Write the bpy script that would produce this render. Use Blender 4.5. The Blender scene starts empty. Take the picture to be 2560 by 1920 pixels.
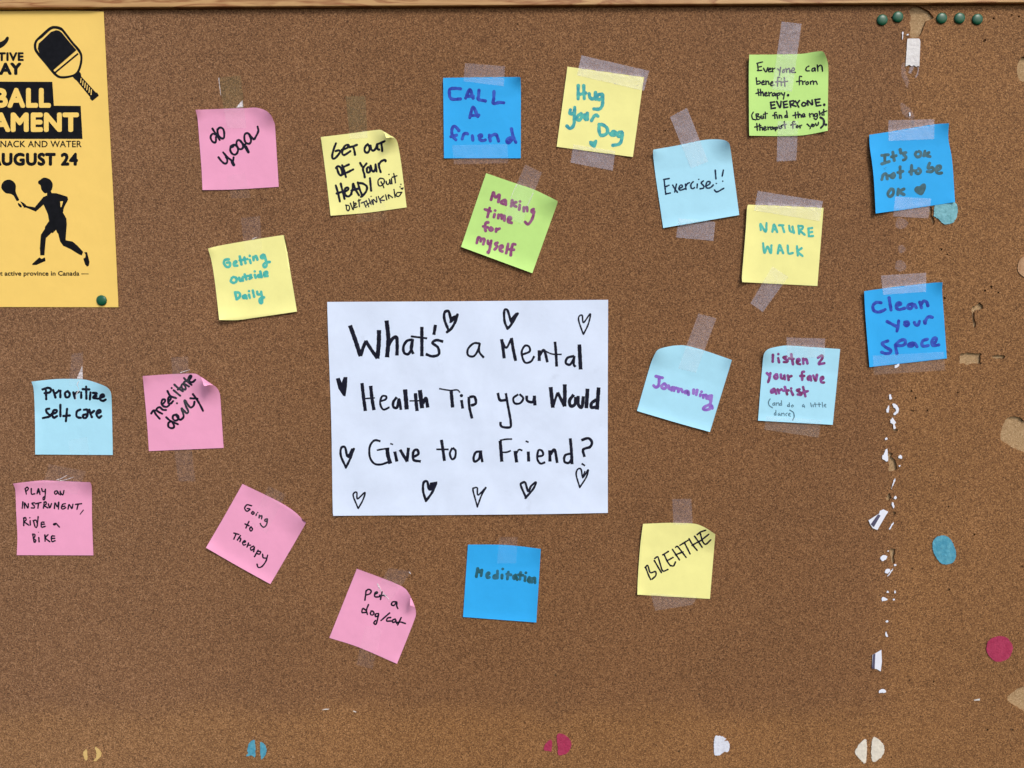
import bpy, math, random
from mathutils import Vector, Matrix
from mathutils.geometry import tessellate_polygon
random.seed(7)
R = math.radians
S = bpy.context.scene
COL = S.collection

# ------------------------------------------------------------------ camera, sky, sun, exposure
PITCH = R(5.0)
CAM = Vector((0.0, -0.735, 0.064))
FPX = 1852.0                                   # focal length in photograph pixels (2560 wide)
cd = bpy.data.cameras.new('camera'); cam = bpy.data.objects.new('camera', cd); COL.objects.link(cam)
cam.location = CAM; cam.rotation_euler = (R(90) - PITCH, 0, 0)
cd.sensor_width = 36.0; cd.lens = 36.0 * FPX / 2560.0
cd.clip_start = 0.01; cd.clip_end = 100.0
S.camera = cam

SUN_EL, SUN_AZ = 44.0, 32.0                    # the sun: up, and to the right of the viewer's back
world = bpy.data.worlds.new('World'); S.world = world; world.use_nodes = True
nt = world.node_tree; nt.nodes.clear()
sky = nt.nodes.new('ShaderNodeTexSky'); sky.sky_type = 'NISHITA'; sky.sun_disc = False
sky.sun_elevation = R(SUN_EL); sky.sun_rotation = R(180 - SUN_AZ)
sky.air_density = 1.0; sky.dust_density = 2.5; sky.ozone_density = 1.0
bg = nt.nodes.new('ShaderNodeBackground'); bg.inputs['Strength'].default_value = 0.14
wo = nt.nodes.new('ShaderNodeOutputWorld')
nt.links.new(sky.outputs[0], bg.inputs[0]); nt.links.new(bg.outputs[0], wo.inputs[0])
sl = bpy.data.lights.new('sun', 'SUN'); sl.energy = 1.5; sl.angle = R(16); sl.color = (1.0, 0.95, 0.90)
sun = bpy.data.objects.new('sun', sl); COL.objects.link(sun)
_d = Vector((math.cos(R(SUN_EL)) * math.sin(R(SUN_AZ)), -math.cos(R(SUN_EL)) * math.cos(R(SUN_AZ)), math.sin(R(SUN_EL))))
sun.rotation_euler = _d.to_track_quat('Z', 'Y').to_euler()
sun.location = _d * 3
S.view_settings.view_transform = 'Standard'; S.view_settings.look = 'None'
S.view_settings.exposure = 0.4; S.view_settings.gamma = 1.0
S.view_settings.use_curve_mapping = False

# ------------------------------------------------------------------ geometry helpers
_cp, _sp = math.cos(PITCH), math.sin(PITCH)
def W(x, y, h=0.0):
    """point of the board plane (raised h millimetres towards the viewer) at photograph pixel x, y"""
    a = (x - 1280.0) / FPX; b = (960.0 - y) / FPX
    d = Vector((a, _cp + b * _sp, -_sp + b * _cp))
    t = (-h * 0.001 - CAM.y) / d.y
    return CAM + d * t

def link(name, verts, faces, mat, parent=None, smooth=False, uv=None):
    c = Vector((0, 0, 0))
    for v in verts: c += v
    c /= max(1, len(verts))
    me = bpy.data.meshes.new(name)
    me.from_pydata([tuple(v - c) for v in verts], [], faces)
    if smooth: me.polygons.foreach_set('use_smooth', [True] * len(me.polygons))
    me.materials.append(mat); me.update()
    o = bpy.data.objects.new(name, me); COL.objects.link(o)
    if parent is not None:
        o.parent = parent
        base = parent.location.copy(); p = parent.parent
        while p is not None: base += p.location; p = p.parent
        o.location = c - base
    else: o.location = c
    return o

def tag(o, label=None, cat=None, group=None, kind=None):
    if label: o['label'] = label
    if cat: o['category'] = cat
    if group: o['group'] = group
    if kind: o['kind'] = kind
    return o

def P(s): return [tuple(float(q) for q in p.split(',')) for p in s.split()]

def win(ox, oy, sc):
    return lambda pts: [(ox + x / sc, oy + y / sc) for x, y in pts]
K = lambda ox, oy: win(ox, oy, 3.45625)        # quarter views of 640 x 480
def pk(ox, oy, s): return K(ox, oy)(P(s))

def crom(pts, step=1.6, closed=False):
    """smooth curve through points, resampled"""
    if len(pts) < 2: return pts
    n = len(pts); out = []
    rng = n if closed else n - 1
    for i in range(rng):
        p1, p2 = pts[i % n], pts[(i + 1) % n]
        p0 = pts[(i - 1) % n] if closed or i > 0 else (2 * p1[0] - p2[0], 2 * p1[1] - p2[1])
        p3 = pts[(i + 2) % n] if closed or i + 2 < n else (2 * p2[0] - p1[0], 2 * p2[1] - p1[1])
        L = math.hypot(p2[0] - p1[0], p2[1] - p1[1]); k = max(2, int(L / step))
        for j in range(k):
            t = j / k
            out.append(tuple(0.5 * (2 * p1[a] + (p2[a] - p0[a]) * t + (2 * p0[a] - 5 * p1[a] + 4 * p2[a] - p3[a]) * t * t
                       + (3 * p1[a] - p0[a] - 3 * p2[a] + p3[a]) * t ** 3) for a in (0, 1)))
    if not closed: out.append(pts[-1])
    return out

class Ink:
    """collects pen strokes and filled shapes lying on a sheet of height hf(x, y)"""
    def __init__(s, hf, eps=0.10): s.v = []; s.f = []; s.hf = hf; s.e = eps; s.k = 0
    def pt(s, x, y, lift):
        s.v.append(W(x, y, s.hf(x, y) + s.e + lift)); return len(s.v) - 1
    def stroke(s, pts, w, flat=False, taper=None, jit=0.07):
        s.k += 1; lift = s.k * 0.0015; r = w / 2 * (1.10 if w > 4.6 else 1.0)
        if len(pts) == 1:
            x, y = pts[0]; n = 14
            idx = [s.pt(x + r * math.cos(6.2832 * i / n) * (1 + .06 * math.sin(3 * i)), y + r * math.sin(6.2832 * i / n), lift) for i in range(n)]
            s.f.append(idx[::-1]); return
        q = crom(pts); n = len(q); ph = random.random() * 9
        prevL = prevR = None
        for i, (x, y) in enumerate(q):
            a = q[max(0, i - 1)]; b = q[min(n - 1, i + 1)]
            dx, dy = b[0] - a[0], b[1] - a[1]; L = math.hypot(dx, dy) or 1
            dx /= L; dy /= L
            rr = r * (1 + jit * math.sin(i * 0.55 + ph) + jit * .6 * math.sin(i * 1.3 + 2 * ph))
            if taper: rr *= taper[0] + (taper[1] - taper[0]) * i / (n - 1)
            li = lift + i * 0.00002
            l_ = s.pt(x - dy * rr, y + dx * rr, li); r_ = s.pt(x + dy * rr, y - dx * rr, li)
            if prevL is not None: s.f.append((prevL, prevR, r_, l_))
            if not flat and i in (0, n - 1):
                sg = -1 if i == 0 else 1; m = 6; arc = []
                for j in range(1, m):
                    t = math.pi * j / m; c_, s_ = math.cos(t), math.sin(t)
                    arc.append(s.pt(x - dy * rr * c_ + sg * dx * rr * s_, y + dx * rr * c_ + sg * dy * rr * s_, li))
                face = [l_] + arc + [r_]
                s.f.append(face if i == 0 else face[::-1])
            prevL, prevR = l_, r_
    def strokes(s, cv, w, text, **kw):
        for part in text.split('|'):
            part = part.strip()
            if part: s.stroke(cv(P(part)), w, **kw)
    def fill(s, pts, holes=(), smooth=True):
        s.k += 1; lift = s.k * 0.0015
        loops = [crom(pts, 3, True) if smooth else pts] + [list(h) for h in holes]
        base = len(s.v)
        for lp in loops:
            for x, y in lp: s.pt(x, y, lift)
        tri = tessellate_polygon([[Vector((x, y, 0)) for x, y in lp] for lp in loops])
        flat = [p for lp in loops for p in lp]
        for t in tri:
            a, b, c = (flat[i] for i in t)
            ar = (b[0] - a[0]) * (c[1] - a[1]) - (c[0] - a[0]) * (b[1] - a[1])
            if abs(ar) < 1e-9: continue
            t = tuple(base + i for i in t)
            s.f.append(t[::-1] if ar > 0 else t)
    def build(s, name, mat, parent): return link(name, s.v, s.f, mat, parent)

def inside(x, y, poly):
    r = False; n = len(poly)
    for i in range(n):
        (x0, y0), (x1, y1) = poly[i], poly[i - 1]
        if (y0 > y) != (y1 > y) and x < (x1 - x0) * (y - y0) / (y1 - y0) + x0: r = not r
    return r

# ------------------------------------------------------------------ materials
def lin(c): return tuple(((v / 255) / 12.92 if v / 255 <= .04045 else ((v / 255 + .055) / 1.055) ** 2.4) for v in c)
GAIN = (1.0, 1.0, 1.0)                       # albedo to picture brightness in this light
def alb(*c): return tuple(min(.95, v / g) for v, g in zip(lin(c), GAIN))

class Mat:
    def __init__(s, name, rough=.8, spec=.3):
        s.m = bpy.data.materials.new(name); s.m.use_nodes = True
        s.t = s.m.node_tree; s.b = s.t.nodes['Principled BSDF']
        s.b.inputs['Roughness'].default_value = rough
        s.b.inputs['Specular IOR Level'].default_value = spec
        s.pos = s.n('ShaderNodeNewGeometry').outputs['Position']
    def n(s, ty, **kw):
        nd = s.t.nodes.new(ty)
        for k, v in kw.items(): setattr(nd, k, v)
        return nd
    def set(s, inp, v):
        if isinstance(v, bpy.types.NodeSocket): s.t.links.new(v, inp)
        elif isinstance(v, tuple) and len(v) == 3 and inp.type == 'RGBA': inp.default_value = (*v, 1)
        else: inp.default_value = v
    def noise(s, scale, detail=2, rough=.5, vec=None, dist=0):
        nd = s.n('ShaderNodeTexNoise'); s.set(nd.inputs['Vector'], vec or s.pos)
        nd.inputs['Scale'].default_value = scale; nd.inputs['Detail'].default_value = detail
        nd.inputs['Roughness'].default_value = rough; nd.inputs['Distortion'].default_value = dist
        return nd.outputs['Fac']
    def voro(s, scale, out='Color', feature='F1', vec=None):
        nd = s.n('ShaderNodeTexVoronoi', feature=feature); s.set(nd.inputs['Vector'], vec or s.pos)
        nd.inputs['Scale'].default_value = scale; return nd.outputs[out]
    def ramp(s, fac, stops, interp='LINEAR'):
        nd = s.n('ShaderNodeValToRGB'); s.set(nd.inputs[0], fac); cr = nd.color_ramp; cr.interpolation = interp
        while len(cr.elements) < len(stops): cr.elements.new(.5)
        for e, (p, c) in zip(cr.elements, stops):
            e.position = p; e.color = (*c, 1) if isinstance(c, tuple) else (c, c, c, 1)
        return nd.outputs[0]
    def mix(s, fac, a, b, mode='MIX'):
        nd = s.n('ShaderNodeMix', data_type='RGBA', blend_type=mode)
        s.set(nd.inputs[0], fac); s.set(nd.inputs[6], a); s.set(nd.inputs[7], b); return nd.outputs[2]
    def math(s, op, a, b=0.0, c=0.0, clamp=False):
        nd = s.n('ShaderNodeMath', operation=op, use_clamp=clamp)
        s.set(nd.inputs[0], a); s.set(nd.inputs[1], b)
        if op in ('MULTIPLY_ADD', 'SMOOTH_MIN'): s.set(nd.inputs[2], c)
        return nd.outputs[0]
    def maprange(s, v, a, b, c=0.0, d=1.0, smooth=True):
        nd = s.n('ShaderNodeMapRange', interpolation_type='SMOOTHSTEP' if smooth else 'LINEAR')
        s.set(nd.inputs['Value'], v)
        for k, q in zip(('From Min', 'From Max', 'To Min', 'To Max'), (a, b, c, d)): nd.inputs[k].default_value = q
        return nd.outputs[0]
    def scale(s, v):
        nd = s.n('ShaderNodeVectorMath', operation='MULTIPLY'); s.set(nd.inputs[0], s.pos); nd.inputs[1].default_value = v
        return nd.outputs[0]
    def bump(s, h, strength=.5, dist=.001):
        nd = s.n('ShaderNodeBump'); nd.inputs['Strength'].default_value = strength; nd.inputs['Distance'].default_value = dist
        s.set(nd.inputs['Height'], h); s.t.links.new(nd.outputs[0], s.b.inputs['Normal'])
    def color(s, c): s.set(s.b.inputs['Base Color'], c)

def paper_mat(name, rgb, var=.05, rough=.75, mott=0.0):
    m = Mat(name, rough, .25); c = alb(*rgb)
    f = m.noise(60, 4, .6); g = m.noise(900, 2, .6)
    k = m.ramp(m.math('ADD', m.math('MULTIPLY', f, .75), m.math('MULTIPLY', g, .25)), [(.3, 1 - var), (.7, 1 + var * .4)])
    col = m.mix(1.0, c, k, 'MULTIPLY')
    if mott:
        b = m.noise(38, 6, .68); col = m.mix(m.maprange(b, .6, .78, 0, mott), col, tuple(v * .72 for v in c))
    m.color(col)
    m.bump(m.math('ADD', m.math('MULTIPLY', m.noise(28, 3, .5), 1.0), m.math('MULTIPLY', g, .06)), .35, .0022)
    return m.m

def ink_mat(name, rgb, rgb2=None, rough=.5, sc=160):
    m = Mat(name, rough, .12); a = alb(*rgb); b = alb(*(rgb2 or tuple(min(255, v + 14) for v in rgb)))
    m.color(m.mix(m.ramp(m.noise(sc, 3, .6), [(.38, 0.0), (.62, 1.0)]), a, b))
    return m.m

# cork: pressed granules with dark voids and pale flecks; the strip right of the seam and along the
# bottom was never covered by a map and has faded to a more golden tone
XS, ZS = W(2222, 1400).x, W(1280, 1775).z
def cork_material():
    m = Mat('cork', .82, .22)
    n0 = m.noise(9, 4, .55); n1 = m.noise(900, 4, .75); n2 = m.noise(1500, 3, .7)
    wv = m.n('ShaderNodeVectorMath', operation='ADD'); nz = m.n('ShaderNodeTexNoise'); nz.inputs['Scale'].default_value = 800
    m.set(nz.inputs['Vector'], m.pos); sc = m.n('ShaderNodeVectorMath', operation='SCALE'); m.set(sc.inputs[0], nz.outputs['Color']); sc.inputs['Scale'].default_value = .0008
    m.set(wv.inputs[0], m.pos); m.set(wv.inputs[1], sc.outputs[0])
    vc = m.voro(1050, 'Color', vec=wv.outputs[0]); vd = m.voro(1050, 'Distance', vec=wv.outputs[0])
    cell = m.n('ShaderNodeSeparateColor'); m.set(cell.inputs[0], vc)
    val = m.math('ADD', m.math('MULTIPLY', n1, .5), m.math('ADD', m.math('MULTIPLY', n2, .25), m.math('MULTIPLY', cell.outputs[0], .25)))
    base = m.ramp(val, [(.30, alb(66, 44, 25)), (.42, alb(105, 74, 46)), (.52, alb(127, 92, 58)), (.61, alb(147, 109, 71)), (.73, alb(184, 145, 102))])
    fleck = m.maprange(cell.outputs[1], .955, .985)
    base = m.mix(m.math('MULTIPLY', fleck, .55), base, alb(190, 150, 108))
    void = m.maprange(cell.outputs[2], .955, .98)
    base = m.mix(m.math('MULTIPLY', void, .6), base, alb(52, 32, 20))
    tone = m.ramp(n0, [(.3, (.87, .82, .83)), (.7, (1.0, .94, .95))])
    base = m.mix(1.0, base, tone, 'MULTIPLY')
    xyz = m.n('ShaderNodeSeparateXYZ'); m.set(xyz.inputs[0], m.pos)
    wob = m.math('MULTIPLY', m.math('SUBTRACT', m.noise(14, 4, .6), .5), .05)
    mx = m.maprange(m.math('ADD', xyz.outputs[0], wob), XS - .02, XS + .025)
    mz = m.maprange(m.math('ADD', xyz.outputs[2], wob), ZS + .015, ZS - .02)
    fade = m.math('MAXIMUM', m.math('MULTIPLY', mx, .8), mz)
    pale = m.math('MULTIPLY', m.maprange(m.math('ADD', xyz.outputs[0], wob), -.02, -.48), .9)  # paler, greyer towards the left: lens shading put into the cork colour
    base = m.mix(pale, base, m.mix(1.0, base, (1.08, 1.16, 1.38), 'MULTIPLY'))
    base = m.mix(fade, base, m.mix(1.0, base, (1.22, 1.23, 1.12), 'MULTIPLY'))
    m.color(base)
    m.bump(m.math('ADD', val, m.math('MULTIPLY', vd, -.0)), .32, .0009)
    return m.m

def fibre_material():
    m = Mat('fibreboard', .9, .15)
    v = m.noise(260, 5, .75, dist=2.5)
    m.color(m.ramp(v, [(.3, alb(124, 98, 68)), (.5, alb(170, 140, 102)), (.7, alb(204, 176, 136))]))
    m.bump(v, .6, .0012)
    return m.m

def wood_material():
    m = Mat('pine', .45, .4)
    wv = m.scale((1.0, 1.0, 9.0)); w2 = m.scale((3.0, 3.0, 60.0))
    big = m.noise(9.5, 3, .5, wv, 1.1); fine = m.noise(22, 4, .6, w2)
    c = m.ramp(big, [(.30, alb(180, 138, 86)), (.50, alb(198, 157, 102)), (.57, alb(146, 92, 48)), (.64, alb(188, 145, 92)), (.8, alb(206, 168, 115))])
    m.color(m.mix(m.math('MULTIPLY', fine, .35), c, alb(150, 108, 64)))
    m.bump(fine, .25, .0006)
    return m.m

def tape_mat(name, a, rgb=(214, 204, 214), rough=.4, grain=1.0):
    m = Mat(name, rough * .85, .34)
    m.bump(m.noise(75, 5, .6, dist=.8), .6, .0026)
    g = m.noise(620, 3, .7); b = m.noise(55, 3, .6)
    k = m.math('MULTIPLY', m.ramp(g, [(.34, 1 - .5 * grain), (.66, 1 + .35 * grain)]), m.ramp(b, [(.3, .8), (.7, 1.15)]))
    m.color(alb(*rgb)); m.set(m.b.inputs['Alpha'], m.math('MULTIPLY', k, a, clamp=True))
    return m.m

def sticker_mat(name, rgb, rgb2):
    m = Mat(name, .7, .3)
    c = m.mix(m.ramp(m.noise(170, 5, .7), [(.4, 0.0), (.68, 1.0)]), alb(*rgb), alb(*rgb2))
    c = m.mix(m.ramp(m.noise(330, 5, .75), [(.60, 0.0), (.70, .7)]), c, alb(*(v * .72 + 18 for v in rgb)))   # worn flecks
    m.color(c)
    m.bump(m.math('ADD', m.noise(420, 4, .7), m.noise(110, 3, .6)), .6, .0012)
    return m.m

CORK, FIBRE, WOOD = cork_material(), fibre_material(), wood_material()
PINK = paper_mat('pink_paper', (234, 160, 193)); YEL = paper_mat('yellow_paper', (239, 235, 152))
BLUE = paper_mat('blue_paper', (46, 168, 236)); SKYB = paper_mat('pale_blue_paper', (168, 222, 242))
GRN = paper_mat('green_paper', (186, 227, 130)); WHITE = paper_mat('white_paper', (214, 227, 247), .05, .7, .4)
POST = paper_mat('poster_paper', (241, 204, 108), .03, .6)
SCRAP = paper_mat('scrap_paper', (226, 230, 240))
BLACK = ink_mat('black_marker', (17, 18, 32), (28, 29, 46)); NAVY = ink_mat('navy_pen', (14, 34, 62))
PRINT = ink_mat('black_print', (13, 13, 16), (20, 20, 24)); PYEL = ink_mat('yellow_print', (241, 204, 108), (242, 206, 112))
TEAL = ink_mat('teal_marker', (58, 146, 160), (88, 182, 168)); TEAL2 = ink_mat('turquoise_marker', (72, 174, 166), (92, 190, 172))
PURP = ink_mat('indigo_marker', (44, 58, 158), (58, 92, 190)); MAUV = ink_mat('mauve_marker', (128, 62, 106), (150, 92, 128))
VIOL = ink_mat('violet_marker', (132, 92, 188), (152, 120, 200)); PLUM = ink_mat('plum_marker', (116, 52, 96), (142, 84, 158))
GREY = ink_mat('grey_marker', (60, 92, 100), (72, 112, 126)); GREY2 = ink_mat('slate_marker', (38, 88, 98), (56, 112, 136))
PENC = ink_mat('grey_pen', (70, 104, 124), (96, 132, 150))
STRIPE = ink_mat('grey_print', (80, 78, 100), (92, 90, 112))

# ------------------------------------------------------------------ the board
board = bpy.data.objects.new('notice_board', None); COL.objects.link(board); board.location = W(1280, 960)
tag(board, 'brown cork notice board with chipped holes under a pale pine rail', 'notice board')
HOLES = [
 pk(1920, 0, '1222,92 1280,50 1340,70 1392,100 1432,152 1378,176 1356,210 1342,258 1320,300 1298,322 1240,325 1226,290 1232,240 1222,196 1236,150'),
 pk(1920, 0, '2214,492 2182,505 2156,560 2152,622 2172,688 2214,708 2262,700 2270,520'),
 pk(1920, 480, '1765,985 1800,980 1828,955 1858,982 1856,1008 1822,1020 1800,1022 1787,1050 1787,1100 1802,1140 1788,1176 1772,1158 1768,1100 1758,1030'),
 pk(1920, 480, '1662,1402 1700,1395 1722,1384 1780,1394 1845,1394 1836,1420 1842,1440 1836,1466 1845,1490 1790,1482 1750,1488 1722,1496 1690,1480 1656,1482'),
 pk(1920, 480, '1935,1415 2030,1408 2050,1422 2030,1446 2010,1434 1960,1440'),
 pk(1920, 960, '2060,302 2110,280 2180,290 2214,322 2262,330 2262,592 2212,590 2150,562 2110,550 2060,512 2018,492 2008,440 2022,380'),
 pk(1920, 960, '1040,600 1060,590 1076,600 1070,630 1092,650 1112,690 1110,740 1080,755 1042,750 1046,700 1036,650'),
 pk(1920, 960, '1056,1424 1100,1430 1092,1470 1094,1550 1072,1552 1060,1480'),
 pk(1920, 960, '1035,958 1052,944 1066,980 1052,1006 1020,1002'),
 pk(1920, 960, '1080,386 1112,390 1122,402 1104,412 1084,404'),
 pk(1920, 960, '1080,1102 1104,1104 1106,1120 1088,1130'),
 pk(1920, 1440, '2214,955 2160,970 2110,1008 2072,1040 2070,1070 2110,1110 2150,1132 2190,1156 2262,1162 2268,950'),
 pk(1920, 480, '1388,134 1412,128 1420,160 1416,200 1440,236 1434,284 1412,244 1396,190'),
 pk(1920, 0, '1235,1048 1265,1050 1254,1084 1240,1110'),
]
rnd = random.Random(3)
pins_at = []
for s_, ox, oy in (('1068,152 1950,160 2108,130 2168,142 1865,355 1876,348', 1920, 0), ('1875,853 1990,868 1500,496 1550,540 1525,918 1930,820', 1920, 480),
             ('1240,62 1275,120 1245,230 1258,232 1376,228 1640,75 1782,1300 1560,1060 1245,1595 2195,1578', 1920, 960),
             ('1565,118 1520,578 1220,900 1430,912 1428,938 880,1082 1895,1330 2112,1332 1065,1568 95,1440 890,830', 1920, 1440),
             ('1724,818 374,858 382,1096 112,1270 128,1308 1172,1288 1614,1022 1690,1092 1440,1516', 1280, 1440),
             ('1222,1120 1216,924 98,1392 100,1464 16,1112', 640, 1440), ('530,1236 1202,1218 1312,1236 1354,1218 1826,1366 1836,1648 748,940 926,1308 750,1112', 0, 1440),
             ('1490,600', 0, 960), ('1182,254', 0, 0), ('1325,1130 50,210', 1280, 0)):
    pins_at += pk(ox, oy, s_)
for x, y in pins_at:
    n = 7; r = rnd.uniform(1.6, 3.0); ph = rnd.random() * 6
    HOLES.append([(x + r * (1 + .3 * rnd.random()) * math.cos(ph + 6.283 * i / n), y + r * (1 + .3 * rnd.random()) * math.sin(ph + 6.283 * i / n)) for i in range(n)])
def rough_loop(pts, amp=1.1):
    q = crom(pts, 2.2, True)
    return [(x + rnd.gauss(0, amp * .5), y + rnd.gauss(0, amp * .5)) for x, y in q]
def cork_sheet():
    cu = bpy.data.curves.new('cork_outline', 'CURVE'); cu.dimensions = '2D'; cu.fill_mode = 'BOTH'; cu.extrude = .0011
    loops = []
    big = [(-700, -60), (3260, -60), (3260, 2700), (-700, 2700)]
    loops.append([W(x, y) for x, y in big])
    for i, h in enumerate(HOLES): loops.append([W(x, y) for x, y in (rough_loop(h) if i < 14 else h)])
    for lp in loops:
        sp = cu.splines.new('POLY'); sp.points.add(len(lp) - 1); sp.use_cyclic_u = True
        for p, v in zip(sp.points, lp): p.co = (v.x, v.z, 0, 1)
    ob = bpy.data.objects.new('cork_tmp', cu); COL.objects.link(ob)
    dg = bpy.context.evaluated_depsgraph_get(); me = bpy.data.meshes.new_from_object(ob.evaluated_get(dg))
    verts = [Vector((v.co.x, -v.co.z + .0011, v.co.y)) for v in me.vertices]
    faces = [tuple(p.vertices) for p in me.polygons]
    bpy.data.objects.remove(ob); bpy.data.meshes.remove(me); bpy.data.curves.remove(cu)
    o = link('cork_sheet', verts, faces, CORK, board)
    return o
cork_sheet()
def slab(name, q, h0, h1, mat, parent):
    v = [W(x, y) for x, y in q]
    v = [Vector((p.x, -h * .001, p.z)) for h in (h0, h1) for p in v]
    return link(name, v, [(0, 1, 2, 3), (7, 6, 5, 4), (0, 4, 5, 1), (1, 5, 6, 2), (2, 6, 7, 3), (3, 7, 4, 0)], mat, parent)
slab('backing_panel', [(-700, -60), (3260, -60), (3260, 2700), (-700, 2700)], -11, -2.0, FIBRE, board)
# pine rail along the top: profile swept along the board's edge
def rail():
    a, b = W(-700, 29.2), W(3260, 8.3)
    prof = [(0.2, 0.0), (4.0, 0.0), (4.5, .15), (4.9, .55), (5.0, 1.1), (5.0, 44.0), (4.2, 46.0), (.2, 46.0)]   # (out, up) in mm
    up = Vector((0, 0, 1)); v = []
    n = 40
    for i in range(n + 1):
        c = a.lerp(b, i / n); c.y = 0
        for h, u in prof: v.append(Vector((c.x, -h * .001, c.z + u * .001)))
    m = len(prof); f = []
    for i in range(n):
        for j in range(m - 1):
            k = i * m + j; f.append((k, k + m, k + m + 1, k + 1))
    return link('frame_rail', v, f, WOOD, board)
rail()

# ------------------------------------------------------------------ sheets of paper
SHEETS = []                                     # (outline, height function), for whatever is laid over them
def height_terms(cv, sc, terms, base, seed, wave=.16, kink=None):
    T = []
    for t in terms:
        if t[0] == 'c':
            (x, y), = cv([(t[1], t[2])]); T.append(('c', x, y, t[3] / sc, t[4] * .85))
        else:
            (a, b), (c, d) = cv([(t[1], t[2]), (t[3], t[4])]); T.append(('e', a, b, c, d, t[5] / sc * 1.25, t[6] * .75))
    def hf(x, y):
        h = base + wave * math.sin(x * .031 + seed) * math.cos(y * .027 + seed * 2)
        if kink:                                 # the gummed strip at the top of a note bends it slightly
            dd = ((x - kink[0]) * kink[2] + (y - kink[1]) * kink[3]) * .397
            if dd < kink[4]: h += kink[5] * (kink[4] - dd)
        for t in T:
            if t[0] == 'c': d = math.hypot(x - t[1], y - t[2]); w, H = t[3], t[4]
            else:
                ex, ey = t[3] - t[1], t[4] - t[2]; u = ((x - t[1]) * ex + (y - t[2]) * ey) / (ex * ex + ey * ey)
                u = min(1, max(0, u)); d = math.hypot(x - t[1] - u * ex, y - t[2] - u * ey); w, H = t[5], t[6]
            if d < w: q = 1 - d / w; h += H * q * q
        return h
    return hf
def resample(pts, n):
    q = crom(pts, 1.0) if len(pts) > 2 else pts
    L = [0]
    for i in range(1, len(q)): L.append(L[-1] + math.hypot(q[i][0] - q[i-1][0], q[i][1] - q[i-1][1]))
    out = []; j = 0
    for i in range(n + 1):
        t = L[-1] * i / n
        while j < len(q) - 2 and L[j + 1] < t: j += 1
        f = (t - L[j]) / ((L[j + 1] - L[j]) or 1); f = min(1, max(0, f))
        out.append((q[j][0] + (q[j+1][0] - q[j][0]) * f, q[j][1] + (q[j+1][1] - q[j][1]) * f))
    return out
def sheet(name, edges, hf, mat, n=44, thick=.00012):
    T, Rr, B, L = (resample(e, n) for e in edges)
    v = []; f = []
    for j in range(n + 1):
        t = j / n
        for i in range(n + 1):
            u = i / n
            p = [(1 - t) * T[i][k] + t * B[i][k] + (1 - u) * L[j][k] + u * Rr[j][k]
                 - ((1 - u) * (1 - t) * T[0][k] + u * (1 - t) * T[n][k] + (1 - u) * t * B[0][k] + u * t * B[n][k]) for k in (0, 1)]
            v.append(W(p[0], p[1], hf(*p)))
    m = n + 1
    for j in range(n):
        for i in range(n):
            k = j * m + i; f.append((k, k + m, k + m + 1, k + 1))
    rim = [i for i in range(n)] + [i * m + n for i in range(n)] + [n * m + n - i for i in range(n)] + [(n - i) * m for i in range(n)]
    b = len(v); q = len(rim)
    for i in rim: v.append(v[i].copy())
    for i in rim: v.append(v[i] + Vector((0, thick, 0)))
    for i in range(q): f.append((b + i, b + (i + 1) % q, b + q + (i + 1) % q, b + q + i))
    o = link(name, v, f, mat, None, smooth=True)
    SHEETS.append((T + Rr[1:] + B[::-1][1:] + L[::-1][1:-1], hf))
    return o
NG = 'sticky notes taped on the cork board'
def note(ox, oy, sc, edges, terms, mat, label, inks, flap=None, hearts=()):
    cv = win(ox, oy, sc)
    E4 = [cv(P(e)) for e in edges]; tl, tr = E4[0][0], E4[0][-1]; bl, br = E4[2][0], E4[2][-1]
    mx_, my_ = (tl[0] + tr[0]) / 2, (tl[1] + tr[1]) / 2; gx, gy = (bl[0] + br[0]) / 2 - mx_, (bl[1] + br[1]) / 2 - my_; gl = math.hypot(gx, gy)
    kr = random.Random(int(ox + oy))
    hf = height_terms(cv, sc, terms, .75, ox * .01 + oy, .16, (mx_, my_, gx / gl, gy / gl, kr.uniform(17, 21), kr.uniform(.025, .06)))
    o = sheet('sticky_note', [cv(P(e)) for e in edges], hf, mat)
    tag(o, label, 'sticky note', NG)
    for im, lst in inks:
        k = Ink(hf)
        for w, s in lst: k.strokes(cv, w / sc, s)
        k.build('handwriting', im, o)
    for im, s in hearts:
        k = Ink(hf, .13); k.fill(cv(P(s))); k.build('drawn_heart', im, o)
    if flap:
        pts, tip, h0, h1 = flap; q = crom(cv(P(pts)), 2.5, True); (tx, ty), = cv([tip])
        dm = max(math.hypot(x - tx, y - ty) for x, y in q)
        v = [W(x, y, h1 + (h0 - h1) * (math.hypot(x - tx, y - ty) / dm)) for x, y in q]
        tri = tessellate_polygon([[Vector((x, y, 0)) for x, y in q]]); f = []
        for t in tri:
            a, b, c = (q[i] for i in t); ar = (b[0]-a[0])*(c[1]-a[1]) - (c[0]-a[0])*(b[1]-a[1])
            f.append(tuple(t)[::-1] if ar > 0 else tuple(t))
        link('folded_corner', v, f, mat, o)
    return o
Z = 6.9125; Y4 = 3.966
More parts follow.
